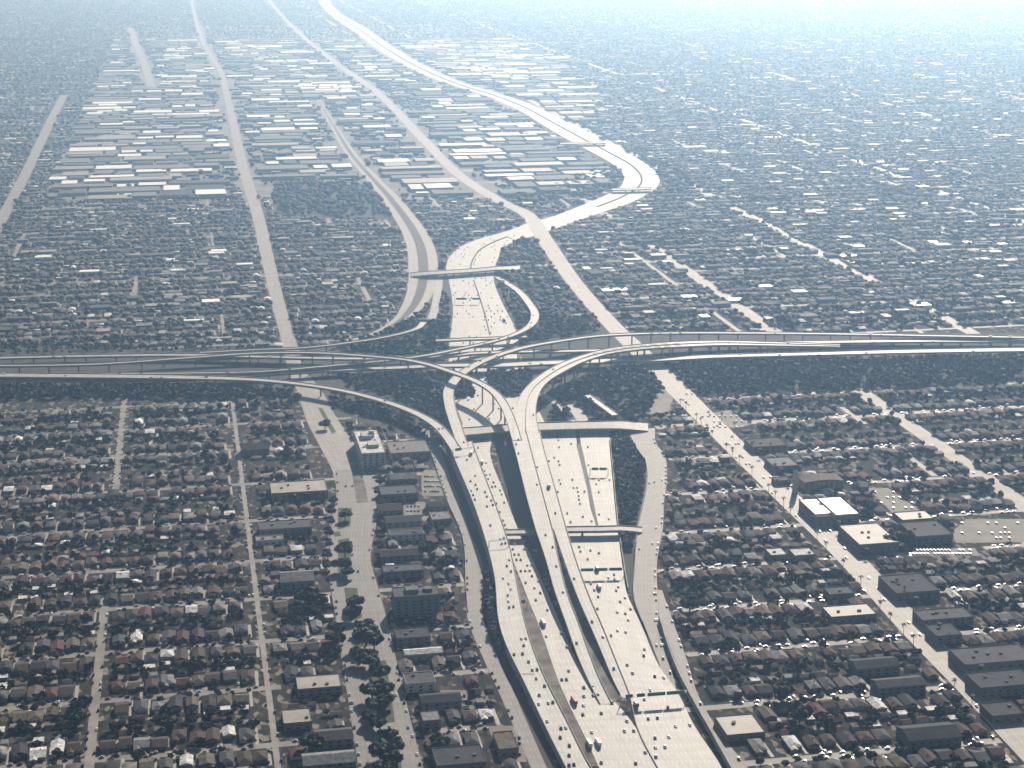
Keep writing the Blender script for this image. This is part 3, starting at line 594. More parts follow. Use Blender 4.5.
# vaulted hall and slim tower
p = P(824, 489); root = thing('vaulted_hall', 'pinkish hall with a curved roof behind the white-roofed hall', 'hall', (p[0], p[1] + 12, 0))
b = MB(); aa = 24; N = 10
b.box(-aa, aa, -12, 12, 0, 9); obj('wall', b.mesh('wall', mat('pink_stucco', (0.42, 0.30, 0.25), .8)), root)
b = MB(); VV = []; 
for yy_ in (-12.4, 12.4):
    for i in range(N + 1):
        x_ = -aa + 2 * aa * i / N; VV.append((x_, yy_, 9.02 + 2.2 * math.sin(math.pi * i / N)))
FF = [(i, i + 1, N + 2 + i, N + 1 + i) for i in range(N)] + [tuple(range(N, -1, -1)), tuple(range(N + 1, 2 * N + 2))]
b.add(VV, FF); obj('roof', b.mesh('roof', RM[3]), root)
for i in range(8):
    b = MB(); x_ = -21 + i * 6; b.box(x_ - .8, x_ + .8, -12.9, -12, 0, 9); obj('buttress', b.mesh('buttress', WM[2]), root)
FOOT.append((np.array([(p[0] - 26, p[1] - 2), (p[0] + 26, p[1] - 2), (p[0] + 26, p[1] + 26), (p[0] - 26, p[1] + 26)]), 'bld'))
p = P(795, 492); root = thing('bell_tower', 'slim pale tower standing beside the boulevard left of the vaulted hall', 'tower', (p[0], p[1], 0))
b = MB(); b.box(-2.6, 2.6, -2.6, 2.6, 0, 24); b.box(-1.9, 1.9, -1.9, 1.9, 24, 28); obj('shaft', b.mesh('shaft', WM[3]), root)
b = MB(); b.add([(-2.3, -2.3, 28), (2.3, -2.3, 28), (2.3, 2.3, 28), (-2.3, 2.3, 28), (0, 0, 32)], [(0, 1, 4), (1, 2, 4), (2, 3, 4), (3, 0, 4), (3, 2, 1, 0)]); obj('spire', b.mesh('spire', RM[1]), root)
FOOT.append((np.array([(p[0] - 5, p[1] - 5), (p[0] + 5, p[1] - 5), (p[0] + 5, p[1] + 5), (p[0] - 5, p[1] + 5)]), 'bld'))
# lots
patch('parking_lot', [(966, 519), (1040, 519), (1040, 542), (956, 543), (952, 532)], M_lot, 0.05)
patch('parking_lot', [(866, 488), (888, 488), (922, 512), (892, 513), (880, 500)], M_lot, 0.055)
patch('parking_lot', [(905, 548), (975, 548), (980, 556), (908, 556)], M_lot, 0.052)
patch('parking_lot', [(421, 470), (440, 470), (447, 496), (422, 496)], M_lot, 0.053)
patch('parking_lot', [(403, 502), (425, 502), (431, 522), (404, 518)], M_lot, 0.056)
patch('parking_lot', [(440, 690), (466, 690), (470, 706), (444, 706)], M_lot, 0.057)
patch('parking_lot', [(488, 726), (520, 726), (527, 762), (500, 762)], M_lot, 0.058)
patch('parking_lot', [(294, 391), (312, 393), (318, 409), (302, 408)], M_lot, 0.059)
patch('schoolyard', [(700, 415), (730, 410), (750, 425), (715, 432)], M_lot, 0.062)
patch('parking_lot', [(425, 418), (440, 424), (436, 436), (418, 430)], M_lot, 0.064)
mk_streets('streets', EW, 0.040, STR, True)
mk_streets('side_streets', NS, 0.046, STR2, False)

# ------------------------------------------------------------ houses: candidates
H = []   # x, y, w, d, facing, row, yaw, kind(0 house, 1 garage)
allx = sorted(NX + XS_MAJ + [AVX, ARX, kx(30, 165)])
def industrial(X, Y):
    a, b_, d = proj(X, Y, 0)
    return (b_ < 200) & (b_ > 40) & (X > -320) & (a < 640 - (200 - b_) * .55) & (X < 1700) & (Y > 3900)
row_id = 0
for yi in range(len(YS) - 1):
    y0, y1 = YS[yi], YS[yi + 1]
    if y1 - y0 > 150: continue
    for side in (0, 1):
        row_id += 1
        yy = y0 + 22 if side == 0 else y1 - 22
        yg = y0 + 41 if side == 0 else y1 - 41
        big = yy > 5000
        lot = 13.6 if yy < 5000 else 19 if yy < 8000 else 27
        x = -3000 + rng.uniform(0, lot)
        while x < 6300:
            x += lot * rng.uniform(.88, 1.16)
            if any(abs(x - a) < 10.5 and has_street(a, yy) for a in allx): continue
            if not inview(np.array([x]), np.array([yy]), 40)[0]: continue
            wd = rng.uniform(8.8, 11.6) * (1 if not big else 1.15); dp = rng.uniform(13, 21)
            H.append((x, yy + rng.normal(0, 2.5), wd, dp, side, row_id, 0))
            if rng.random() < .9: H.append((x + rng.uniform(-2, 2), yg + rng.uniform(-3, 3), rng.uniform(6.5, 11.5), rng.uniform(6, 12), side, row_id, 1))
H = np.array(H)
bl = blocked(H[:, 0], H[:, 1], 5.5, 8)
H = H[~bl & ~industrial(H[:, 0], H[:, 1]) & ~((H[:, 1] > 2280) & (H[:, 1] < 2540))]
keep = rng.random(len(H)) > np.where(H[:, 1] > 3000, .12, .05); H = H[keep]
# order by size on screen
a, b_, dpt = proj(H[:, 0], H[:, 1], 3)
vis = (a > 2) & (a < 1022) & (b_ > 2) & (b_ < 765)
order = np.argsort(dpt + (~vis) * 1e6)
hs = [i for i in order if H[i, 6] == 0]; gs = [i for i in order if H[i, 6] == 1]
IND_H, IND_G = hs[:300], gs[:200]
roofc = rng.choice(8, len(H), p=RW / RW.sum()); _f = (H[:, 1] > 4500) & (rng.random(len(H)) < .45); roofc[_f] = rng.choice([3, 5, 7, 5], int(_f.sum())); roofc[(H[:, 6] == 1) & (rng.random(len(H)) < .13)] = 7; roofc[(H[:, 6] == 1) & (rng.random(len(H)) < .15)] = 5; wallc = rng.choice(4, len(H), p=[.35, .25, .25, .15]); shape = rng.choice(3, len(H), p=[.4, .25, .35])
def roof_geo(a, c, h, o, style, rise):
    """outer roof shell: 0 hip, 1 gable with ridge along x, 2 gable with ridge along y."""
    z0, z1 = h - .05, h + rise; A, C = a + o, c + o
    if style == 0:
        if a > c: k = A - C * .95; r = [(-k, 0, z1), (k, 0, z1)]
        else: k = C - A * .95; r = [(0, -k, z1), (0, k, z1)]
        V = [(-A, -C, z0), (A, -C, z0), (A, C, z0), (-A, C, z0)] + r
        F = [(0, 1, 5, 4), (1, 2, 5), (2, 3, 4, 5), (3, 0, 4), (3, 2, 1, 0)] if a > c else [(0, 1, 4), (1, 2, 5, 4), (2, 3, 5), (3, 0, 4, 5), (3, 2, 1, 0)]
        return V, F
    if style == 1: return [(-A, -C, z0), (A, -C, z0), (A, C, z0), (-A, C, z0), (-A, 0, z1), (A, 0, z1)], [(0, 1, 5, 4), (1, 2, 5), (2, 3, 4, 5), (3, 0, 4), (3, 2, 1, 0)]
    return [(-A, -C, z0), (A, -C, z0), (A, C, z0), (-A, C, z0), (0, -C, z1), (0, C, z1)], [(0, 1, 4), (1, 2, 5, 4), (2, 3, 5), (3, 0, 4, 5), (3, 2, 1, 0)]
# prototypes share meshes: sizes x shape x colours
HM = {}
def house_meshes(sz, st, rc, wc, lshape):
    k = (sz, st, rc, wc, lshape)
    if k in HM: return HM[k]
    a, c = [(4.6, 7.5), (5.3, 7), (5.0, 9.5), (5.7, 8.5)][sz]; h = 3.1
    w_ = MB(); w_.box(-a, a, -c, c, 0, h)
    if lshape: w_.box(-a + .2, -a + 5, -c - 3.5, -c - .01, 0, h - .2)
    if st == 1: w_.add([(-a, -c, h), (-a, c, h), (-a, 0, h + 1.7), (a, -c, h), (a, c, h), (a, 0, h + 1.7)], [(0, 2, 1), (3, 4, 5)])
    r_ = MB(); V_, F_ = roof_geo(a, c, h, .6, st, 1.9 if st != 1 else 2.2); r_.add(V_, F_)
    if lshape:
        V_, F_ = roof_geo(2.4, 3.0, h - .22, .5, 2, 1.2); r_.add([(x + -a + 2.6, y - c - 1.0, z) for x, y, z in V_], F_)
    f_ = MB(); f_.box(a * .35, a * .35 + 1.0, -c - .08, -c + .02, 0.05, 2.1)
    wn = MB(); wn.box(a * .35 + 1.6, min(a - .3, a * .35 + 3.2), -c - .08, -c + .02, 1.0, 2.2)
    HM[k] = (w_.mesh('wall', WM[wc]), r_.mesh('roof', RM[rc]), f_.mesh('door', M_bark), wn.mesh('window', M_glass)); return HM[k]
_c = MB(); _c.box(-.5, .5, -.4, .4, 0, 1.6); CHIM = _c.mesh('chimney', mat('brick', (.22, .10, .07), .9))
SH = ['hip-roofed', 'cross-gabled', 'long-gabled']
def side_of(x, y):
    a, b_, d = proj(x, y, 0)
    return 'L' if x < AVX else ('M' if a < 560 else ('R' if x < ARX else 'F'))
ANCH = {'L': 'left of tree-lined avenue', 'M': 'right of tree-lined avenue', 'R': 'right of freeway frontage road', 'F': 'right of palm-lined boulevard'}
def ordinals(idx, XY, rows):
    """ordinal within side and row counted from the anchor, and ordinal of the row from the bottom."""
    out = {}; groups = {}
    for i in idx:
        s_ = side_of(*XY[i]); groups.setdefault((s_, rows[i]), []).append(i)
    for s_ in 'LMRF':
        rr = sorted(k[1] for k in groups if k[0] == s_)
        for n_, r_ in enumerate(rr):
            g_ = sorted(groups[(s_, r_)], key=lambda i: XY[i][0] * (-1 if s_ == 'L' else 1))
            for m_, i in enumerate(g_): out[i] = (m_ + 1, ANCH[s_], n_ + 1)
    return out
XYh = {i: (H[i, 0], H[i, 1]) for i in order}; RWh = {i: int(H[i, 5]) for i in order}
oh = ordinals(IND_H, XYh, RWh)
for i in IND_H:
    x, y, wd, dp, side, rid, _ = H[i]; m_, an, n_ = oh[i]
    sz = int(rng.integers(4)); st = int(shape[i]); ls = bool(rng.random() < .35)
    ms = house_meshes(sz, st, int(roofc[i]), int(wallc[i]), ls)
    root = thing('house', f'{ROOFS[roofc[i]][0]} {SH[st]} house, {ordn(m_)} {an}, {ordn(n_)} house row from bottom', 'house', (x, y, 0), (math.pi if side else 0) + rng.normal(0, .03), 'houses in the residential blocks')
    for nm, me in zip(('wall', 'roof', 'door', 'window'), ms):
        o = obj(nm, me, root)
        if nm == 'roof' and rng.random() < .25: obj('chimney', CHIM, o, (1.8, 1.5, 3.9))
    H[i, 2] = [9.2, 10.6, 10, 11.4][sz]; H[i, 3] = [15, 14, 19, 17][sz]
GMs = {}
og = ordinals(IND_G, XYh, RWh)
for i in IND_G:
    x, y, wd, dp, side, rid, _ = H[i]; m_, an, n_ = og[i]; k = (int(roofc[i]), int(wallc[i]), int(wd) // 2)
    if k not in GMs:
        a_, c_ = max(3, k[2]), 3.6; q1 = MB(); q1.box(-a_, a_, -c_, c_, 0, 2.8); q2 = MB()
        if k[0] % 2: q2.box(-a_ - .2, a_ + .2, -c_ - .2, c_ + .2, 2.8, 3.1)
        else: q2.add(*roof_geo(a_, c_, 2.8, .3, 1, 1.3))
        GMs[k] = (q1.mesh('wall', WM[k[1]]), q2.mesh('roof', RM[k[0]]))
    root = thing('garage', f'{ROOFS[roofc[i]][0]}-roofed garage, {ordn(m_)} {an}, {ordn(n_)} garage row from bottom', 'garage', (x, y, 0), rng.normal(0, .03), 'garages behind the houses')
    obj('wall', GMs[k][0], root); obj('roof', GMs[k][1], root)
# the rest in one mesh
rest = np.array([i for i in range(len(H)) if i not in set(IND_H) | set(IND_G)])
V, F4, MI = [], [], []
def merged_houses(idx):
    n = len(idx); h = H[idx]; a = h[:, 2] / 2; c = h[:, 3] / 2; gar = h[:, 6] == 1
    hh = np.where(gar, 2.7, 3.2) * np.where(rng.random(n) < .08, 1.9, 1); rise = np.where(gar, .7, 1.8); st = shape[idx]
    V = np.zeros((n, 14, 3)); sx = np.array([-1, 1, 1, -1]); sy = np.array([-1, -1, 1, 1])
    for k in range(4):
        V[:, k, 0] = h[:, 0] + sx[k] * a; V[:, k, 1] = h[:, 1] + sy[k] * c
        V[:, 4 + k, 0] = V[:, k, 0]; V[:, 4 + k, 1] = V[:, k, 1]; V[:, 4 + k, 2] = hh
        V[:, 8 + k, 0] = h[:, 0] + sx[k] * (a + .5); V[:, 8 + k, 1] = h[:, 1] + sy[k] * (c + .5); V[:, 8 + k, 2] = hh - .05
    alongx = st == 1; kx_ = np.where(alongx, a + .5, 0.0); ky_ = np.where(alongx, 0.0, np.where(st == 2, c + .5, np.maximum(c - a, .3)))
    for q, s in ((12, -1), (13, 1)):
        V[:, q, 0] = h[:, 0] + s * kx_; V[:, q, 1] = h[:, 1] + s * ky_; V[:, q, 2] = hh + rise
    base = np.array([(0, 1, 5, 4), (1, 2, 6, 5), (2, 3, 7, 6), (3, 0, 4, 7)])
    rx = np.array([(8, 9, 13, 12), (9, 10, 13, 13), (10, 11, 12, 13), (11, 8, 12, 12)])
    ry = np.array([(8, 9, 12, 12), (9, 10, 13, 12), (10, 11, 13, 13), (11, 8, 12, 13)])
    off = (np.arange(n) * 14)[:, None, None]
    Fw = base[None] + off; Fr = np.where(alongx[:, None, None], rx[None], ry[None]) + off
    tri = Fr.reshape(-1, 4)
    mi_w = np.repeat(8 + wallc[idx], 4); mi_r = np.repeat(roofc[idx], 4)
    Fq = np.concatenate((Fw.reshape(-1, 4), tri)); mi = np.concatenate((mi_w, mi_r))
    return V.reshape(-1, 3), Fq, mi
V, Fq, mi = merged_houses(rest)
def quads_tris_mesh(name, V, Fq, mi, mats):
    me = bpy.data.meshes.new(name); dup_a = Fq[:, 1] == Fq[:, 2]; dup_b = Fq[:, 2] == Fq[:, 3]
    istri = dup_a | dup_b
    tot = np.where(istri, 3, 4); st = np.r_[0, np.cumsum(tot)[:-1]]
    keepm = np.ones(Fq.shape, bool); keepm[istri, 3] = False
    T = Fq.copy(); T[dup_a] = T[dup_a][:, [0, 1, 3, 3]]
    loops = T[keepm]
    me.vertices.add(len(V)); me.vertices.foreach_set('co', V.astype(np.float32).ravel())
    me.loops.add(len(loops)); me.loops.foreach_set('vertex_index', loops.astype(np.int32))
    me.polygons.add(len(Fq)); me.polygons.foreach_set('loop_start', st.astype(np.int32)); me.polygons.foreach_set('loop_total', tot.astype(np.int32))
    for m in mats: me.materials.append(m)
    me.polygons.foreach_set('material_index', mi.astype(np.int32)); me.update(calc_edges=True); me.validate()
    return me
tag(obj('distant_houses', quads_tris_mesh('distant_houses', V, Fq, mi, RM + WM)), 'thousands of small houses and sheds filling the distant blocks to the horizon', 'houses', kind='stuff')
# driveways: real concrete strips beside houses
dv_ = H[(H[:, 6] == 0) & (H[:, 1] < 5000)]; dv_ = dv_[rng.random(len(dv_)) < .6]
n = len(dv_); V = np.zeros((n, 4, 3)); xx0 = dv_[:, 0] + dv_[:, 2] / 2 + .6; wdd = rng.uniform(1.8, 3.2, n)
y0_ = np.where(dv_[:, 4] == 0, dv_[:, 1] - 17, dv_[:, 1] - 12); y1_ = y0_ + 30
V[:, 0, 0] = xx0; V[:, 1, 0] = xx0 + wdd; V[:, 2, 0] = xx0 + wdd; V[:, 3, 0] = xx0; V[:, 0, 1] = y0_; V[:, 1, 1] = y0_; V[:, 2, 1] = y1_; V[:, 3, 1] = y1_; V[:, :, 2] = .053
tag(obj('driveways', mesh('driveways', V.reshape(-1, 3), np.arange(4 * n).reshape(n, 4), M_drive)), kind='structure')

# ------------------------------------------------------------ warehouses beyond the cross freeway
WH = []
y = 3960.0; rid = 0
while y < 13500:
    rid += 1; dp0 = rng.uniform(48, 85); x = -330.0 + rng.uniform(0, 40)
    while x < 1700:
        wd = float(rng.choice([38, 50, 70, 100, 150])) * rng.uniform(.8, 1.1)
        WH.append((x + wd / 2, y + dp0 / 2 + rng.uniform(-9, 9), wd, dp0 * rng.uniform(.6, .95), rng.uniform(6, 10), rid)); x += wd + rng.uniform(5, 16)
    y += dp0 * .9 + rng.uniform(8, 24)
WH = np.array(WH)
ok = industrial(WH[:, 0], WH[:, 1]) & inview(WH[:, 0], WH[:, 1], -5) 
for fx in (-.45, -.2, 0, .2, .45): ok &= ~blocked(WH[:, 0] + WH[:, 2] * fx, WH[:, 1], 8, WH[0, 3] * .5)
WH = WH[ok]; WH = WH[np.argsort(proj(WH[:, 0], WH[:, 1], 5)[2])]
wrc = rng.choice(5, len(WH), p=[.24, .34, .16, .2, .06]); WRM = [WR_, RM[5], RM[2], TAN, RM[1]]; WRN = ['bright white', 'pale grey', 'grey', 'tan', 'dark grey']
rowsW = {}
for i in range(min(250, len(WH))): rowsW.setdefault(int(WH[i, 5]), []).append(i)
ordW = {}
for n_, r_ in enumerate(sorted(rowsW)):
    for m_, i in enumerate(sorted(rowsW[r_], key=lambda i: WH[i, 0])): ordW[i] = (m_ + 1, n_ + 1)
for i in range(min(250, len(WH))):
    x, y, wd, dp, h, _ = WH[i]; m_, n_ = ordW[i]
    root = thing('warehouse', f'{WRN[wrc[i]]} flat warehouse, {ordn(m_)} from left in the {ordn(n_)} row of the industrial district', 'warehouse', (x, y, 0), 0, 'warehouses of the distant industrial district')
    q1 = MB(); q1.box(-wd / 2, wd / 2, -dp / 2, dp / 2, 0, h); q2 = MB(); q2.box(-wd / 2 + .5, wd / 2 - .5, -dp / 2 + .5, dp / 2 - .5, h + .003, h + .5)
    obj('wall', q1.mesh('wall', WM[int(rng.integers(4))]), root); obj('roof', q2.mesh('roof', WRM[wrc[i]]), root)
b = MB()
for i in range(250, len(WH)):
    x, y, wd, dp, h, _ = WH[i]; b.box(x - wd / 2, x + wd / 2, y - dp / 2, y + dp / 2, 0, h, int(wrc[i]))
# scattered larger roofs in the far residential districts
_Y = rng.uniform(2600, 13800, 5200); _X = rng.uniform(-.25, .55, 5200) * _Y
_o = inview(_X, _Y, 10) & ~industrial(_X, _Y) & ~blocked(_X, _Y, 18, 14)
for k, (X_, Y_) in enumerate(zip(_X[_o], _Y[_o])):
    wd = rng.uniform(9, 26) * (1 + Y_ / 9000) * (2 if k % 20 == 0 else 1); hd_ = rng.uniform(5, 12); b.box(X_ - wd / 2, X_ + wd / 2, Y_ - hd_, Y_ + hd_, 0, rng.uniform(4, 7), int(rng.choice([0, 1, 2, 3], p=[.12, .4, .22, .26])))
gx, gy = np.meshgrid(np.arange(-330, 1700, 40.0), np.arange(3950, 12000, 34.0)); gx = gx.ravel() + rng.uniform(-10, 10, gx.size); gy = gy.ravel() + rng.uniform(-8, 8, gy.size)
okg = industrial(gx, gy) & ~blocked(gx, gy, 16, 10) & inview(gx, gy, 5)
for q in WH: okg &= ~((np.abs(gx - q[0]) < q[2] / 2 + 14) & (np.abs(gy - q[1]) < q[3] / 2 + 9))
INF = np.c_[gx, gy][okg]
for x, y in INF:
    if rng.random() < .6: wd, dp = rng.uniform(14, 34), rng.uniform(10, 20); b.box(x - wd / 2, x + wd / 2, y - dp / 2, y + dp / 2, 0, rng.uniform(4, 8), int(rng.choice(5, p=[.08, .2, .3, .12, .3])))
tag(obj('distant_warehouses', b.mesh('distant_warehouses', WRM)), 'far flat commercial roofs scattered through the haze', 'warehouses', kind='stuff')
patch('yards', [(-330, 3940), (930, 3940), (1330, 8000), (1600, 10500), (-330, 10500)], mat('industrial_yard', (.11, .105, .095), .85, .3, .012), 0.012, world=True, keep=False)

# ------------------------------------------------------------ trees
def ico():
    t_ = (1 + 5 ** .5) / 2
    v = np.array([(-1, t_, 0), (1, t_, 0), (-1, -t_, 0), (1, -t_, 0), (0, -1, t_), (0, 1, t_), (0, -1, -t_), (0, 1, -t_), (t_, 0, -1), (t_, 0, 1), (-t_, 0, -1), (-t_, 0, 1)]) / math.hypot(1, t_)
    f = np.array([(0, 11, 5), (0, 5, 1), (0, 1, 7), (0, 7, 10), (0, 10, 11), (1, 5, 9), (5, 11, 4), (11, 10, 2), (10, 7, 6), (7, 1, 8), (3, 9, 4), (3, 4, 2), (3, 2, 6), (3, 6, 8), (3, 8, 9), (4, 9, 5), (2, 4, 11), (6, 2, 10), (8, 6, 7), (9, 8, 1)])
    return v, f
IV, IF = ico()
def crown_proto(seed, nl=260, flat=.75, m=None):
    """leaf clumps spread through several lobes round the limbs; unit radius, centre at z=0."""
    r = np.random.default_rng(seed); V, F = [], []
    lobes = [(0, 0, 0, .55)] + [(math.cos(a) * .5, math.sin(a) * .5, r.uniform(-.25, .3), r.uniform(.32, .5)) for a in r.uniform(0, 6.28, 6)]
    for k in range(nl):
        lx, ly, lz, lr = lobes[r.integers(len(lobes))]
        d = r.normal(size=3); d /= np.linalg.norm(d); p = np.array((lx, ly, lz * flat)) + d * lr * r.uniform(.45, 1.08) * np.array((1, 1, flat))
        u = r.normal(size=3); u -= d * u.dot(d) * .7; u /= np.linalg.norm(u); w_ = np.cross(d + r.normal(size=3) * .35, u); w_ /= np.linalg.norm(w_); s = r.uniform(.10, .20)
        b0 = len(V); V += [p - u * s - w_ * s, p + u * s - w_ * s * .6, p + u * s * .7 + w_ * s, p - u * s * .8 + w_ * s]; F.append((b0, b0 + 1, b0 + 2, b0 + 3))
    return mesh('crown', np.array(V), F, m)
PRO = [crown_proto(s, 620, fl, m) for s, fl, m in ((1, .75, M_leaf), (2, .8, M_leaf2), (3, .95, M_leaf), (4, .7, M_leaf3), (5, .6, M_leaf2), (6, 1.15, M_leaf))]
PN = ['rounded dark', 'rounded olive', 'full dark', 'spreading grey-green', 'flat-topped olive', 'tall dark']
def trunk_mesh():
    b = MB(); b.tube((0, 0, 0), (0, 0, .62), .045, .03, 6)
    for a in (0.4, 2.3, 4.5): b.tube((0, 0, .45), (math.cos(a) * .22, math.sin(a) * .22, .85), .022, .01, 5)
    return b.mesh('trunk', M_bark)
TR = trunk_mesh()
def tree(x, y, r, h, pi, label, group, z=0, name='tree', cat='tree'):
    root = thing(name, label, cat, (x, y, z), rng.uniform(0, 6.28), group)
    t_ = obj('trunk', TR, root); t_.scale = (h, h, h)
    c = obj('crown', PRO[pi], root, (0, 0, h * .56)); c.scale = (r, r, h * .5)
    return root
# palm
def palm_mesh():
    V, F = [], []; r = np.random.default_rng(9)
    for k in range(22):
        a = r.uniform(0, 6.28); e = r.uniform(-.5, .7); L_ = 2.4
        pts = [np.array((math.cos(a) * L_ * s * math.cos(e * (1 - s)), math.sin(a) * L_ * s * math.cos(e * (1 - s)), L_ * (math.sin(e) * s - .55 * s * s))) for s in (0, .35, .7, 1)]
        n_ = np.array((-math.sin(a), math.cos(a), 0)); b0 = len(V)
        for p_, w_ in zip(pts, (.08, .38, .34, .04)): V += [p_ - n_ * w_, p_ + n_ * w_]
        for q in range(3): F.append((b0 + 2 * q, b0 + 2 * q + 1, b0 + 2 * q + 3, b0 + 2 * q + 2))
    return mesh('crown', np.array(V), F, M_leaf)
PALM = palm_mesh()
pt = MB(); pt.tube((0, 0, 0), (0, 0, 1), .025, .018, 6); PT = pt.mesh('trunk', M_bark)
TREES_PT = []   # x, y, r of every placed tree, to keep others off
def bigtree(px, py, rpx, label, pi=2):
    s = sc(py); r = rpx * 1.35 / s; h = r * 1.5; pz = P(px, py, h * .5)
    TREES_PT.append((pz[0], pz[1], r)); tree(pz[0], pz[1], r, h, pi, label, None)
med = [(345, 514, 6), (345, 549, 8), (342, 564, 8), (347, 572, 6), (356, 602, 8), (352, 612, 8), (366, 634, 12), (360, 655, 9), (370, 660, 8), (380, 671, 9), (372, 690, 10), (384, 688, 9), (376, 704, 9), (371, 716, 8), (388, 736, 9), (380, 750, 10), (392, 758, 9), (386, 768, 10), (364, 625, 8), (374, 640, 9), (386, 700, 8), (396, 745, 8), (380, 722, 8)]
for k, (a, b_, r_) in enumerate(med): bigtree(a, b_, r_, f'big dark tree on the avenue median, {ordn(k + 1)} counting from the top', k % 2 * 2)
for a, b_, r_, lb in ((336, 638, 8, 'tall narrow dark tree at the left kerb of the avenue'), (337, 628, 7, 'dark tree just above the tall narrow one at the avenue kerb'), (306, 596, 10, 'large dark tree clump left of the avenue, left half'), (318, 600, 9, 'large dark tree clump left of the avenue, right half'),
                      (81, 704, 9, 'very dark large tree beside the leftmost side street'), (78, 716, 8, 'dark tree right below the very dark large one by the leftmost side street'), (312, 742, 10, 'broad dark tree left of the avenue near the bottom'), (440, 742, 9, 'dark tree between buildings right of the lower avenue'),
                      (782, 690, 10, 'broad dark tree in the middle of the lower right blocks'), (800, 712, 11, 'very large dark tree in the lower right blocks'), (868, 505, 7, 'dark tree beside the upper parking lot'), (905, 536, 8, 'dark tree left of the grey flat store'), (890, 540, 7, 'round tree behind the long L-shaped building'),
                      (325, 424, 5, 'small dark tree on the traffic island above the avenue'), (447, 562, 8, 'dark tree beside the left frontage road'), (428, 548, 8, 'dark tree behind the left frontage road apartments'), (340, 730, 6, 'small tree at the avenue kerb near the bottom left'), (690, 603, 8, 'dark tree beside the right frontage road'), (697, 585, 9, 'large dark tree near the bend of the right frontage road')):
    bigtree(a, b_, r_, lb)
for k in range(9):
    bigtree(379 + k * .3 + (k % 2), 470 + k * 11, 4.2, f'small dark kerb tree on the right side of the upper avenue, {ordn(k + 1)} from the top', k % 4)
for k in range(7):
    bigtree(333 - k * .9 - (k % 2), 500 + k * 11, 4.0, f'small dark kerb tree on the left side of the upper avenue, {ordn(k + 1)} from the top', (k + 1) % 4)
# palms along the boulevard
C_ = (LA + RA) / 2; T_ = np.gradient(C_[:, :2], axis=0); T_ /= np.linalg.norm(T_, axis=1)[:, None]
k1 = 0; k2 = 0
for i in range(len(C_) - 1, 0, -1):
    a, b_, d = proj(C_[i, 0], C_[i, 1], 0)
    if b_ > 765 or b_ < 400: continue
    for s_ in (-1, 1):
        if rng.random() < .25: continue
        N_ = np.array((-T_[i, 1], T_[i, 0])) * s_ * 17.5; x, y = C_[i, :2] + N_ + T_[i] * rng.uniform(-4, 4)
        if s_ < 0: k1 += 1; q = k1
        else: k2 += 1; q = k2
        root = thing('palm_tree', f'street palm on the {"right" if s_ < 0 else "left"} kerb of the boulevard, {ordn(q)} from the bottom', 'palm tree', (x, y, 0), rng.uniform(0, 6), 'palms lining the boulevard')
        hh = rng.uniform(9, 14); t_ = obj('trunk', PT, root); t_.scale = (12, 12, hh); c = obj('crown', PALM, root, (0, 0, hh)); c.scale = (1.25,) * 3
# yard and street trees: candidates
T = []
for h in H[(H[:, 6] == 0)]:
    x, y = h[0], h[1]; s = 1 if h[4] == 0 else -1; far_ = y > 5000
    if rng.random() < (.9 if not far_ else .6): T.append((x + rng.uniform(-7, 7), y + s * rng.uniform(11, 30), rng.uniform(2.8, 6.0) * (1.3 if far_ else 1), h[5]))
    if rng.random() < (.55 if not far_ else .3): T.append((x + rng.uniform(-7, 7), y - s * rng.uniform(11.5, 14.5), rng.uniform(2.2, 4.6) * (1.2 if far_ else 1), h[5] + .3))
    for _q in range(2 if not far_ else 0): T.append((x + rng.uniform(-8, 8), y + s * rng.uniform(14, 28), rng.uniform(2.0, 4.0), h[5]))
T = np.array(T)
TP = np.array(TREES_PT)
okT = ~blocked(T[:, 0], T[:, 1], 2, 2)
for x, y, r_ in TREES_PT: okT &= (T[:, 0] - x) ** 2 + (T[:, 1] - y) ** 2 > (r_ + 2) ** 2
# keep crowns off roofs near the camera
nearH = H[H[:, 1] < 2100]; tn = np.where(T[:, 1] < 2100)[0]
for i in tn:
    dx = np.abs(nearH[:, 0] - T[i, 0]) - nearH[:, 2] / 2; dy = np.abs(nearH[:, 1] - T[i, 1]) - nearH[:, 3] / 2
    if ((dx < T[i, 2] * .35) & (dy < T[i, 2] * .35)).any():
        if rng.random() < .3: okT[i] = False
T = T[okT]
a, b_, dpt = proj(T[:, 0], T[:, 1], 4); vis = (a > 2) & (a < 1022) & (b_ > 2) & (b_ < 764)
oT = np.argsort(dpt - T[:, 2] * 60 + (~vis) * 1e6); IND_T = oT[:240]
rowT = {i: int(T[i, 1] // 52) for i in IND_T}; XYt = {i: (T[i, 0], T[i, 1]) for i in IND_T}
ot = ordinals(list(IND_T), XYt, rowT)
for i in IND_T:
    m_, an, n_ = ot[i]; pi = int(rng.integers(6)); x, y, r_, _ = T[i]
    tree(x, y, r_, r_ * rng.uniform(1.5, 2.1), pi, f'{PN[pi]} tree, {ordn(m_)} {an}, {ordn(n_)} tree band from bottom', 'trees in yards and along residential streets')
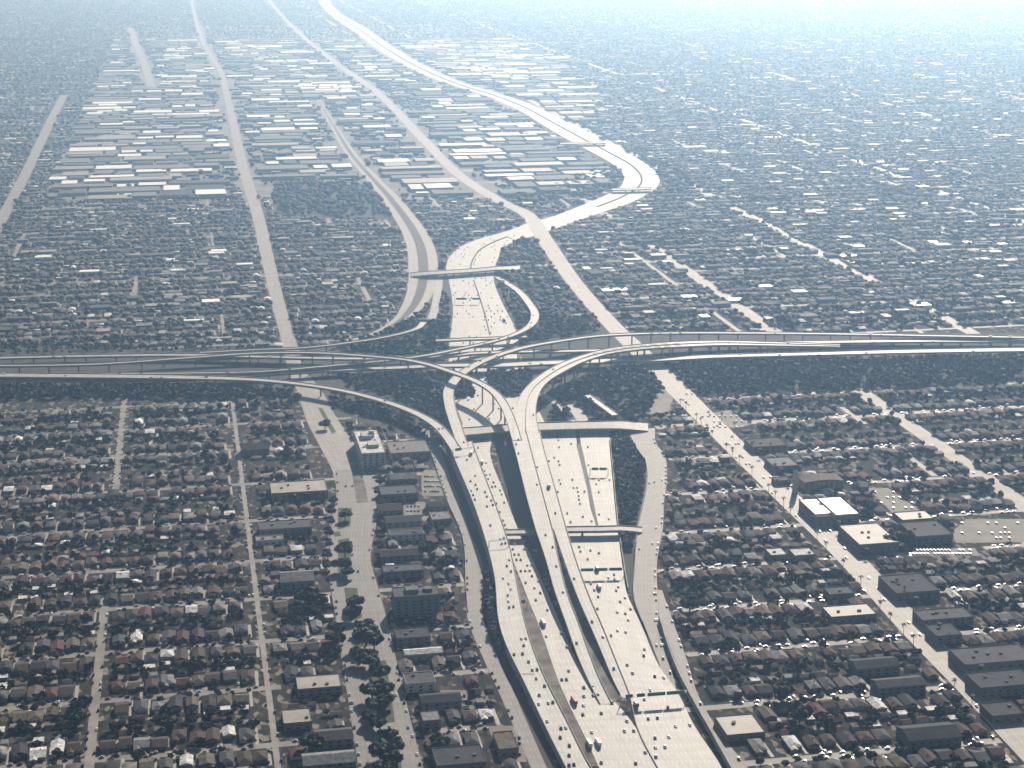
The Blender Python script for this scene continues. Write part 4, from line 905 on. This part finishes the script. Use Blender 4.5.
# everything else in one mesh of foliage: yard trees, planted slopes, the belts along the cross freeway
M = [T[i] for i in range(len(T)) if i not in set(IND_T.tolist())]
M = [(m[0], m[1], m[2], m[2] * .85 + 1.2) for m in M]
DK = [f for f in FOOT if f[1] == 'deck']
def belt(poly, n, r0, r1, clearroads=True):
    A = np.array([P(*p)[:2] for p in poly]); lo, hi = A.min(0), A.max(0); out = 0; tries = 0
    X = rng.uniform(lo[0], hi[0], n * 12); Y = rng.uniform(lo[1], hi[1], n * 12); r_ = rng.uniform(r0, r1, n * 12)
    ok = inpoly(X, Y, A)
    for pl, kd in FOOT:
        if kd in ('road', 'deck', 'bld', 'wall'):
            for dx, dy in ((0, 0), (3, 0), (-3, 0), (0, 3), (0, -3)): ok &= ~inpoly(X + dx, Y + dy, pl)
    j = np.where(ok)[0][:n]
    for k in j: M.append((X[k], Y[k], r_[k], r_[k] * .85 + 1.2))
belt([(-20, 379), (290, 387), (380, 402), (440, 428), (300, 400), (100, 399), (-20, 400)], 700, 3, 5.5)
belt([(640, 358), (1050, 352), (1050, 366), (990, 386), (680, 397), (655, 390)], 1500, 3, 5.5)
belt([(330, 347), (400, 324), (432, 290), (440, 275), (448, 300), (450, 345), (440, 362), (380, 357)], 420, 3, 6)
belt([(498, 272), (530, 285), (550, 300), (570, 318), (600, 330), (560, 340), (520, 345), (515, 320), (500, 290)], 330, 3, 6)
belt([(560, 365), (640, 360), (665, 380), (640, 425), (550, 425), (545, 390)], 420, 3, 6)
belt([(345, 372), (520, 368), (520, 385), (450, 400), (400, 402), (350, 388)], 260, 3, 5.5)
belt([(606, 440), (640, 442), (646, 466), (643, 500), (634, 530), (632, 552), (618, 550), (612, 490)], 420, 2.6, 4.6)
belt([(400, 412), (445, 432), (448, 445), (425, 440), (395, 424), (340, 408)], 130, 2.5, 4)
belt([(484, 575), (496, 590), (500, 630), (507, 655), (492, 650), (480, 610)], 110, 2.5, 4.5)
belt([(-20, 346), (280, 348), (330, 352), (200, 352), (-20, 356)], 120, 2.5, 4)
belt([(274, 190), (300, 181), (340, 184), (378, 186), (392, 216), (362, 214), (340, 220), (316, 214), (290, 216), (272, 206)], 480, 4, 8)
belt([(440, 232), (500, 222), (525, 226), (470, 238), (440, 252)], 90, 4, 6)
belt([(500, 240), (525, 236), (560, 250), (600, 320), (560, 322), (500, 268)], 200, 3, 6)
belt([(520, 205), (600, 195), (625, 182), (640, 176), (600, 165), (560, 185)], 120, 5, 9)
belt([(620, 150), (675, 165), (700, 190), (664, 196), (665, 180)], 90, 5, 9)
for x, y in INF:
    for q in range(int(rng.integers(0, 4))): M.append((x + rng.uniform(-20, 20), y + rng.uniform(-16, 16), rng.uniform(3, 6), rng.uniform(4, 7)))
HUB = []  # trees added on the two dark sheets that imitate deck shade
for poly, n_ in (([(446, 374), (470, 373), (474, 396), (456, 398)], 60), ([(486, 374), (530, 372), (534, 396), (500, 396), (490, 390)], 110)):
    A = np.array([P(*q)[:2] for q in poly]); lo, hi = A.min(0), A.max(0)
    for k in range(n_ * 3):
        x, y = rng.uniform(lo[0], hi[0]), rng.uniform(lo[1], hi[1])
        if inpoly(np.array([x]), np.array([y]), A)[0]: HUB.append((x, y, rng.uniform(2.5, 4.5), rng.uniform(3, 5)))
belt([(396, 402), (440, 396), (450, 420), (452, 440), (425, 418), (400, 408)], 160, 2.5, 4.5)
# park-like dark clumps across the far districts
_Y = rng.uniform(2600, 13800, 1500); _X = rng.uniform(-.25, .55, 1500) * _Y
_o = inview(_X, _Y, 10) & ~blocked(_X, _Y, 4, 4) & ~(industrial(_X, _Y) & (rng.random(1500) < .6))
for X_, Y_ in zip(_X[_o], _Y[_o]):
    if True:
        for q in range(rng.integers(2, 6)): M.append((X_ + rng.normal(0, 14), Y_ + rng.normal(0, 9), rng.uniform(4, 8), rng.uniform(4, 8)))
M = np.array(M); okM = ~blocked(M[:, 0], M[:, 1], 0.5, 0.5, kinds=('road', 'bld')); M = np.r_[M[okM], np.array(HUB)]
near = M[:, 1] < 2700; Mn, Mf = M[near], M[~near]
n = len(Mn); G = 26
D = rng.normal(size=(n, G, 3)); D /= np.linalg.norm(D, axis=2)[:, :, None]
Cc = np.stack((Mn[:, 0], Mn[:, 1], Mn[:, 3] * 1.05), 1)[:, None, :] + D * (Mn[:, 2][:, None, None] * rng.uniform(.45, .95, (n, G, 1))) * np.array((1, 1, .85))
U = rng.normal(size=(n, G, 3)); U -= D * (U * D).sum(2)[:, :, None] * .8; U /= np.linalg.norm(U, axis=2)[:, :, None]; Wv = np.cross(D, U)
s = (Mn[:, 2][:, None, None] * rng.uniform(.2, .42, (n, G, 1)))
Q = np.stack((Cc - U * s - Wv * s * .7, Cc + U * s - Wv * s, Cc + U * s * .7 + Wv * s, Cc - U * s + Wv * s * .8), 2).reshape(-1, 3)
Fq = np.arange(len(Q)).reshape(-1, 4)
tag(obj('yard_trees', mesh('yard_trees', Q, Fq, [M_leaf, M_leaf2, M_leaf3], np.repeat(rng.choice(3, n), G))), 'mass of dark trees in further yards, planted slopes and freeway belts', 'trees', kind='stuff')
n = len(Mf); J = rng.uniform(.75, 1.25, (n, 12, 1))
VV = IV[None] * J * Mf[:, 2][:, None, None] * np.array((1, 1, .8)) + np.stack((Mf[:, 0], Mf[:, 1], Mf[:, 2] * .8), 1)[:, None, :]
FF = (IF[None] + (np.arange(n) * 12)[:, None, None]).reshape(-1, 3)
tag(obj('distant_trees', mesh('distant_trees', VV.reshape(-1, 3), FF, [M_leaf, M_leaf2, M_leaf3], np.repeat(rng.choice(3, n), 20))), 'countless trees blurring together across the hazy distant districts', 'trees', kind='stuff')

# ------------------------------------------------------------ vehicles
CCOL = [('white', (.75, .75, .74), .3), ('silver', (.42, .43, .45), .3), ('black', (.025, .025, .03), .25), ('dark grey', (.10, .10, .11), .3), ('dark blue', (.03, .05, .14), .25), ('dark red', (.25, .03, .025), .3), ('beige', (.4, .34, .25), .3)]
CM = [mat('car_paint_' + n.replace(' ', '_'), c, 0.3, .03, 1) for n, c, _ in CCOL]
def car_meshes(ci):
    tall = (0.0, 0.15, 0.3, 0.35, 0.0, 0.1, 0.3)[ci]
    b = MB(); pr = [(-2.25, .45), (-2.2, .85), (-1.2, .98), (1.15, .98), (2.15, .85), (2.25, .4), (2.1, .25), (-2.1, .25)]
    n_ = len(pr); V = [(-.9, x, z) for x, z in pr] + [(.9, x, z) for x, z in pr]
    b.add(V, [(i, n_ + i, n_ + (i + 1) % n_, (i + 1) % n_) for i in range(n_)] + [tuple(range(n_)), tuple(range(2 * n_ - 1, n_ - 1, -1))])
    c = MB(); c.add([(-.8, -1.3, .97), (.8, -1.3, .97), (.8, 1.2, .97), (-.8, 1.2, .97), (-.65, -.8 - tall * 3, 1.5 + tall), (.65, -.8 - tall * 3, 1.5 + tall), (.65, .6, 1.5 + tall), (-.65, .6, 1.5 + tall)], [(4, 5, 6, 7), (0, 1, 5, 4), (1, 2, 6, 5), (2, 3, 7, 6), (3, 0, 4, 7)])
    c.m[0] = 1
    return b.mesh('body', CM[ci]), c.mesh('cabin', [M_glass, CM[ci]])
CMS = [car_meshes(i) for i in range(len(CCOL))]
wh = MB()
for sx in (-.85, .85):
    for sy in (-1.4, 1.4): wh.tube((sx - .1, sy, .33), (sx + .1, sy, .33), .33, .33, 8)
def whm():
    w_ = MB(); w_.tube((-.1, 0, 0), (.1, 0, 0), .33, .33, 8); return w_.mesh('wheel', M_tyre)
WHL = whm()
def car(x, y, z, yaw, ci, label, group, wheels=False):
    r_ = thing('car', label, 'car', (x, y, z), yaw, group); obj('body', CMS[ci][0], r_); obj('cabin', CMS[ci][1], r_)
    if wheels:
        for sx in (-.82, .82):
            for sy in (-1.4, 1.4): obj('wheel', WHL, r_, (sx, sy, .33))
    return r_
def truck(x, y, z, yaw, label, col, L_=16.0, box=None, cat='truck', name='truck'):
    r_ = thing(name, label, cat, (x, y, z), yaw, None); hl = L_ / 2
    b = MB(); b.box(-1.25, 1.25, -hl, hl - 3.4, 1.1, 4.0); obj('trailer', b.mesh('trailer', box or M_white), r_)
    b = MB(); b.add([(-1.2, hl - 3.0, .6), (1.2, hl - 3.0, .6), (1.2, hl, .6), (-1.2, hl, .6), (-1.2, hl - 3.0, 3.2), (1.2, hl - 3.0, 3.2), (1.2, hl - .9, 3.0), (-1.2, hl - .9, 3.0), (-1.2, hl, 1.8), (1.2, hl, 1.8)],
          [(4, 5, 6, 7), (0, 1, 5, 4), (1, 2, 9, 6, 5), (2, 3, 8, 9), (3, 0, 4, 7, 8), (7, 6, 9, 8), (3, 2, 1, 0)]); obj('cab', b.mesh('cab', CM[col]), r_)
    for sy in (-hl + 1.5, -hl + 3, hl - 4.5, hl - 1.4):
        for sx in (-1.05, 1.05):
            w_ = MB(); w_.tube((sx - .15, sy, .5), (sx + .15, sy, .5), .5, .5, 8); obj('wheel', w_.mesh('wheel', M_tyre), r_)
    b = MB(); b.box(-.5, .5, -hl + .3, hl - .5, .8, 1.08); obj('chassis', b.mesh('chassis', M_tyre), r_)
    return r_
used = []
def free(x, y, d=7.0):
    for a, b_ in used:
        if abs(a - x) < d * .55 and abs(b_ - y) < d * 1.1: return False
    used.append((x, y)); return True
CARS = []
def heading(L, Rr, i):
    C = (L + Rr) / 2; d = C[min(i + 1, len(C) - 1)] - C[max(i - 1, 0)]; return math.atan2(-d[0], d[1])
def on_strip(L, Rr, i, fr): return L[i] + (Rr[i] - L[i]) * fr
# trucks where the photo shows them
def truck_px(px, py, H_, yaw, *a, **k):
    p_ = P(px, py, H_); used.append((p_[0], p_[1])); used.append((p_[0], p_[1] + 8)); truck(p_[0], p_[1], H_, yaw, *a, **k)
truck_px(574, 702, .12, R(3), 'dark red box truck heading away in the middle carriageway', 5, box=CM[5], L_=14)
truck_px(589, 745, .12, R(3), 'white box truck near the bottom edge, left of two side by side', 0, L_=12)
truck_px(598, 744, .12, R(3), 'white box truck near the bottom edge, right of two side by side', 0, L_=12)
truck_px(543, 624, .12, R(2), 'white tractor trailer in the middle carriageway beside the forked viaduct', 0, L_=14)
truck_px(597, 570, .12, R(-2), 'white truck passing under the green sign gantry on the right carriageway', 0, L_=12)
truck_px(599, 588, .12, R(-2), 'dark truck with pale roof just below the green sign gantry', 2, L_=12)
truck_px(482, 463, .12, R(-6), 'white truck beside the elevated carriageway near the street bridge', 0, L_=12)
truck_px(471, 454, 16.1, R(-6), 'grey truck on the left elevated carriageway under its sign gantry', 1, L_=12)
truck_px(504, 321, .12, R(2), 'dark truck on the upper freeway right side before the interchange', 2, box=CM[3], L_=14)
truck_px(636, 706, .12, R(2), 'dark red van truck left below the large green sign gantry', 5, box=CM[5], L_=9)
truck_px(549, 487, 22.6, R(-4), 'white truck going up the right half of the straight viaduct', 0, L_=10)
wh_tr = []
def populate(L, Rr, dens, nm, lanes, z, ylim, group, per=None):
    C = (L + Rr) / 2; s = np.r_[0, np.cumsum(np.linalg.norm(np.diff(C[:, :2], axis=0), axis=1))]; cars = []
    for k in range(int(s[-1] * dens / 100 * lanes)):
        d = rng.uniform(0, s[-1]); i = min(int(np.searchsorted(s, d)), len(L) - 1); wd = np.linalg.norm((Rr - L)[i, :2])
        nl = max(1, int((wd - 3) // 3.7)); fr = (1.5 + (rng.integers(nl) + .5) * (wd - 3) / nl) / wd
        q = on_strip(L, Rr, i, fr); a, b_, dd = proj(q[0], q[1], q[2])
        if not (2 < a < 1022 and ylim[0] < b_ < ylim[1]) or not free(q[0], q[1]): continue
        cars.append((dd, q, heading(L, Rr, i)))
    cars.sort(key=lambda t_: t_[0])
    for k, (dd, q, yw) in enumerate(cars):
        ci = int(rng.choice(7, p=[.22, .14, .24, .2, .07, .07, .06]))
        CARS.append((dd, q[0], q[1], (q[2] if z is None else z) + .03, yw, ci, f'{CCOL[ci][0]} car, {ordn(k + 1)} from the near end {nm}', group))
g1 = 'cars driving on the freeways and ramps'
populate(LB, RB, 1.9, 'on the middle freeway carriageway', 5, .12, (440, 766), g1)
populate(LC, RC, 1.5, 'on the right freeway carriageway', 6, .12, (440, 766), g1)
populate(LD, RD, 1.3, 'on the slim outer right roadway', 2, .12, (445, 600), g1)
populate(*FW_FAR, 1.2, 'on the freeway beyond the interchange', 9, .11, (236, 425), g1)
for lb, dn, ln in (('wide concrete elevated carriageway curving down the left side of the freeway', 1.9, 4), ('long ramp sweeping from the left edge down onto the left elevated carriageway', .5, 2),
                   ('ramp climbing from the left carriageway behind the others to the right edge', .5, 2), ('main double viaduct sweeping in a wide curve to the right through the centre', .25, 3),
                   ('wide straight viaduct section running down from the curve above the shadowed gap', .5, 4), ('left prong of the forked viaduct coming down to the middle lanes', .7, 2), ('right prong of the forked viaduct descending beside the right carriageway', .7, 2),
                   ('hook-shaped ramp leaving the upper freeway and turning back to the left', .7, 2), ('lower carriageway of the cross freeway between the dark planted bands', .35, 3), ('upper carriageway of the cross freeway passing beneath the ramps', .3, 3)):
    short = {'wide con': 'on the left elevated carriageway', 'long ram': 'on the long left ramp', 'ramp cli': 'on the climbing rear ramp', 'main dou': 'on the big curved viaduct', 'wide str': 'on the straight viaduct',
             'left pro': 'on the left viaduct prong', 'right pr': 'on the right viaduct prong', 'hook-sha': 'on the hook-shaped ramp', 'lower ca': 'on the lower cross carriageway', 'upper ca': 'on the upper cross carriageway'}[lb[:8]]
    populate(*DECKS[lb], dn, short, ln, None, (300, 766), g1)
populate(LF, RF, .5, 'on the curved right frontage road', 3, .07, (440, 760), 'cars on the streets')
populate(L5, R5, .45, 'on the tree-lined avenue', 5, .08, (470, 766), 'cars on the streets')
populate(LA, RA, 1.1, 'on the palm-lined boulevard', 4, .15, (385, 760), 'cars on the streets')
# parked cars along the residential streets: nearest as things, the rest in one mesh
PK = []
for yy in YS[:13]:
    for s_ in (-3.4, 3.4):
        x = -900.0
        while x < 1900:
            x += rng.uniform(6, 30)
            if min(abs(x - a) for a in allx) > 9: PK.append((x, yy + s_, math.pi / 2))
for x_ in [q for q in NX if -400 < q < 250]:
    for s_ in (-3.4, 3.4):
        y = 1180.0
        while y < 2280:
            y += rng.uniform(6.5, 45)
            if min(abs(y - a) for a in YS) > 10: PK.append((x_ + s_, y, 0))
PK = np.array(PK); PK = PK[inview(PK[:, 0], PK[:, 1], 0) & ~blocked(PK[:, 0], PK[:, 1], 2, 2)]
# lots and drives
ex = []
for (x0, x1, y0, y1, nr, nc) in ((908, 972, 549, 556, 2, 18), (424, 442, 474, 494, 4, 7), (406, 424, 504, 518, 3, 5), (446, 466, 693, 704, 2, 6), (502, 522, 735, 757, 4, 4), (700, 745, 414, 430, 3, 8), (894, 912, 480, 492, 3, 5), (960, 1020, 521, 541, 4, 14), (872, 915, 490, 511, 4, 7), (430, 440, 420, 433, 3, 5)):
    for i in range(nr):
        for j in range(nc):
            if rng.random() < (.8 if x0 not in (960, 872) else .3):
                p_ = P(x0 + (x1 - x0) * (j + .5) / nc, y0 + (y1 - y0) * (i + .5) / nr); ex.append((p_[0], p_[1], 0))
for (Lx, off) in ((RF, 2.5), (RF2, 2.5), (LG, -2.5), (L5, 2.5), (R5, -2.5)):
    for i in range(1, len(Lx) - 1):
        if rng.random() < .55:
            d = Lx[i + 1] - Lx[i - 1]; d /= np.linalg.norm(d); nrm = np.array((-d[1], d[0])); C0 = Lx[i, :2]
            inner = {id(RF): LF, id(RF2): LF2, id(LG): RG, id(L5): R5, id(R5): L5}[id(Lx)][i, :2] - C0; inner /= np.linalg.norm(inner)
            p_ = C0 + inner * 1.8; ex.append((p_[0], p_[1], math.atan2(-d[0], d[1])))
hd = H[(H[:, 6] == 0) & (H[:, 1] < 2300)]
for h in hd:
    if rng.random() < .35: ex.append((h[0] + h[2] / 2 + 1.9, h[1] + (-13 if h[4] == 0 else 13) + rng.uniform(-3, 3), 0))
PK = np.r_[PK, np.array(ex)]; a, b_, dpt = proj(PK[:, 0], PK[:, 1], 0)
PK = PK[(a > 1) & (a < 1023) & (b_ < 766)]; PK = PK[np.argsort(proj(PK[:, 0], PK[:, 1], 0)[2])]
kc = rng.choice(7, len(PK), p=[.15, .17, .22, .26, .07, .07, .06])
dk = proj(PK[:, 0], PK[:, 1], 0)[2]
for i in range(len(PK)): CARS.append((dk[i], PK[i, 0], PK[i, 1], .1, PK[i, 2], int(kc[i]), None, 'cars parked in the residential streets'))
CARS.sort(key=lambda c: c[0]); KEEP, REST = CARS[:300], CARS[300:]
pk = [i for i, c in enumerate(KEEP) if c[6] is None]; op = ordinals(pk, {i: (KEEP[i][1], KEEP[i][2]) for i in pk}, {i: int((KEEP[i][2] + 60) // 40) for i in pk})
for i, (dd, x, y, z, yw, ci, lb, gp) in enumerate(KEEP):
    if lb is None: m_, an, n_ = op[i]; lb = f'parked {CCOL[ci][0]} car, {ordn(m_)} {an}, {ordn(n_)} parked band from bottom'
    car(x, y, z, yw, ci, lb, gp)
b = MB()
for dd, x, y, z, yw, ci, lb, gp in REST:
    ca, sa = math.cos(yw), math.sin(yw)
    for hw, y0, y1, z0, z1 in ((.9, -2.2, 2.2, .3, 1.0), (.7, -1.3, .8, 1.0, 1.5)):
        k = len(b.v); b.box(-hw, hw, y0, y1, z + z0, z + z1, ci)
        for j in range(k, k + 8): q = b.v[j]; b.v[j] = (x + q[0] * ca - q[1] * sa, y + q[0] * sa + q[1] * ca, q[2])
tag(obj('distant_cars', b.mesh('distant_cars', CM)), 'further small cars parked along streets and driving on distant roads', 'cars', kind='stuff')
print('cars', len(CARS), 'houses', len(H), 'wh', len(WH), 'trees', len(T), len(M))

# ------------------------------------------------------------ sign gantries
def gantry(label, x0, y0, x1, y1, hgt, panels, H0=0.0, both=True):
    """foot points of the two posts in photo pixels at height H0; panels: (from, to) along the beam as fractions."""
    A = P(x0, y0, H0); B = P(x1, y1, H0); d = B - A; Ln = float(np.linalg.norm(d)); a = math.atan2(d[1], d[0])
    r_ = thing('sign_gantry', label, 'sign gantry', tuple(A), a)
    for q in ((0, Ln) if both else (0,)):
        b = MB(); b.tube((q, 0, 0), (q, 0, hgt + .8), .35, .3, 8)
        if both: b.tube((q, -1.6, 0), (q, 0, hgt), .2, .2, 6)
        obj('post', b.mesh('post', M_steel), r_)
    b = MB(); b.box(-.3, Ln + .3, -.35, -.1, hgt, hgt + .3); b.box(-.3, Ln + .3, -.35, -.1, hgt + 1.3, hgt + 1.6)
    k = 0.0
    while k < Ln: b.tube((k, -.22, hgt + .2), (min(k + 1.5, Ln), -.22, hgt + 1.4), .08, .08, 4); k += 1.5
    obj('truss', b.mesh('truss', M_steel), r_)
    for f0, f1 in panels:
        b = MB(); b.box(Ln * f0, Ln * f1, -.62, -.45, hgt - .9, hgt + 2.4); o = obj('sign_panel', b.mesh('sign_panel', M_green), r_)
        b = MB(); z0, z1 = hgt - .9, hgt + 2.4
        for e in ((Ln * f0, Ln * f1, z0, z0 + .12), (Ln * f0, Ln * f1, z1 - .12, z1), (Ln * f0, Ln * f0 + .12, z0 + .12, z1 - .12), (Ln * f1 - .12, Ln * f1, z0 + .12, z1 - .12)): b.box(e[0], e[1], -.66, -.622, e[2], e[3])
        obj('border', b.mesh('border', M_white), o)
    return r_
gantry('long green sign gantry spanning the right carriageway near the bottom', 620, 706, 686, 701, 8.0, ((.08, .19), (.25, .37), (.41, .68), (.70, .97)))
gantry('green sign gantry across the right carriageway below the narrow street bridge', 580, 577, 624, 576, 7.0, ((.02, .3), (.33, .62), (.66, .95)))
gantry('short green double sign over the slim outer right roadway', 590, 475, 608, 475, 7.0, ((.1, .46), (.52, .92)))
gantry('sign gantry across the upper freeway left side beyond the interchange', 455, 303.5, 480, 303.5, 7.5, ((.05, .45), (.7, .98)))
gantry('sign gantry on the left elevated carriageway just below the ramp merge', 453, 455, 474, 452, 5.5, ((.1, .4),), 16.1)
gantry('thin gantry over the left elevated carriageway beside the narrow street bridge', 489, 547, 509, 545, 5.5, (), 14.2)
gantry('small cantilever sign on the dirt median between the carriageways', 527, 610, 521, 610, 7.5, ((.3, 1),), 0.13, both=False)
gantry('cantilever sign beside the left elevated carriageway near the bottom', 540, 684, 521, 684, 7.0, ((.3, .95),), 0.13, both=False)
# street lamps along the frontage road and the avenue
lm = MB(); lm.tube((0, 0, 0), (0, 0, 9), .12, .08, 6); LPM = lm.mesh('pole', M_steel); lm = MB(); lm.tube((0, 0, 8.9), (2.2, 0, 9.3), .06, .05, 5); LAM = lm.mesh('arm', M_steel); lm = MB(); lm.box(2.0, 2.9, -.18, .18, 9.2, 9.38); LHM = lm.mesh('lamp_head', M_steel)
def lamps(E, step, nm, off, flip):
    s = np.r_[0, np.cumsum(np.linalg.norm(np.diff(E[:, :2], axis=0), axis=1))]; k = 0
    for d in np.arange(step / 2, s[-1], step)[::-1]:
        i = min(int(np.searchsorted(s, d)), len(E) - 2); dd = E[i + 1] - E[i]; a, b_, _ = proj(E[i, 0], E[i, 1], 0)
        if not (0 < a < 1024 and 440 < b_ < 765): continue
        k += 1; r_ = thing('street_lamp', f'street lamp {nm}, {ordn(k)} from the bottom', 'street lamp', (E[i, 0], E[i, 1], .1), math.atan2(dd[1], dd[0]) + (math.pi / 2 if flip else -math.pi / 2), 'street lamps')
        obj('pole', LPM, r_); obj('arm', LAM, r_); obj('lamp_head', LHM, r_)
lamps(RF, 45, 'on the right kerb of the curved frontage road', 0, True)
lamps(LV, 45, 'on the left kerb of the upper avenue', 0, False)
lamps(R5, 40, 'on the right kerb of the tree-lined avenue', 0, True)

# ------------------------------------------------------------ haze
hm = bpy.data.materials.new('haze'); hm.use_nodes = True; t = hm.node_tree
for n_ in list(t.nodes):
    if n_.type == 'BSDF_PRINCIPLED': t.nodes.remove(n_)
pv = t.nodes.new('ShaderNodeVolumePrincipled'); pv.inputs['Color'].default_value = (0.42, 0.67, 1.0, 1); pv.inputs['Absorption Color'].default_value = (1, 1, 1, 1); pv.inputs['Density'].default_value = 0.00012; pv.inputs['Anisotropy'].default_value = 0.85
out = [n_ for n_ in t.nodes if n_.type == 'OUTPUT_MATERIAL'][0]; t.links.new(pv.outputs[0], out.inputs['Volume'])
b = MB(); b.box(-S - 500, S + 500, -12500, 60500, -1, 660)
tag(obj('haze', b.mesh('haze', hm)), 'pale blue haze thickening over the distant city', 'haze', kind='stuff')
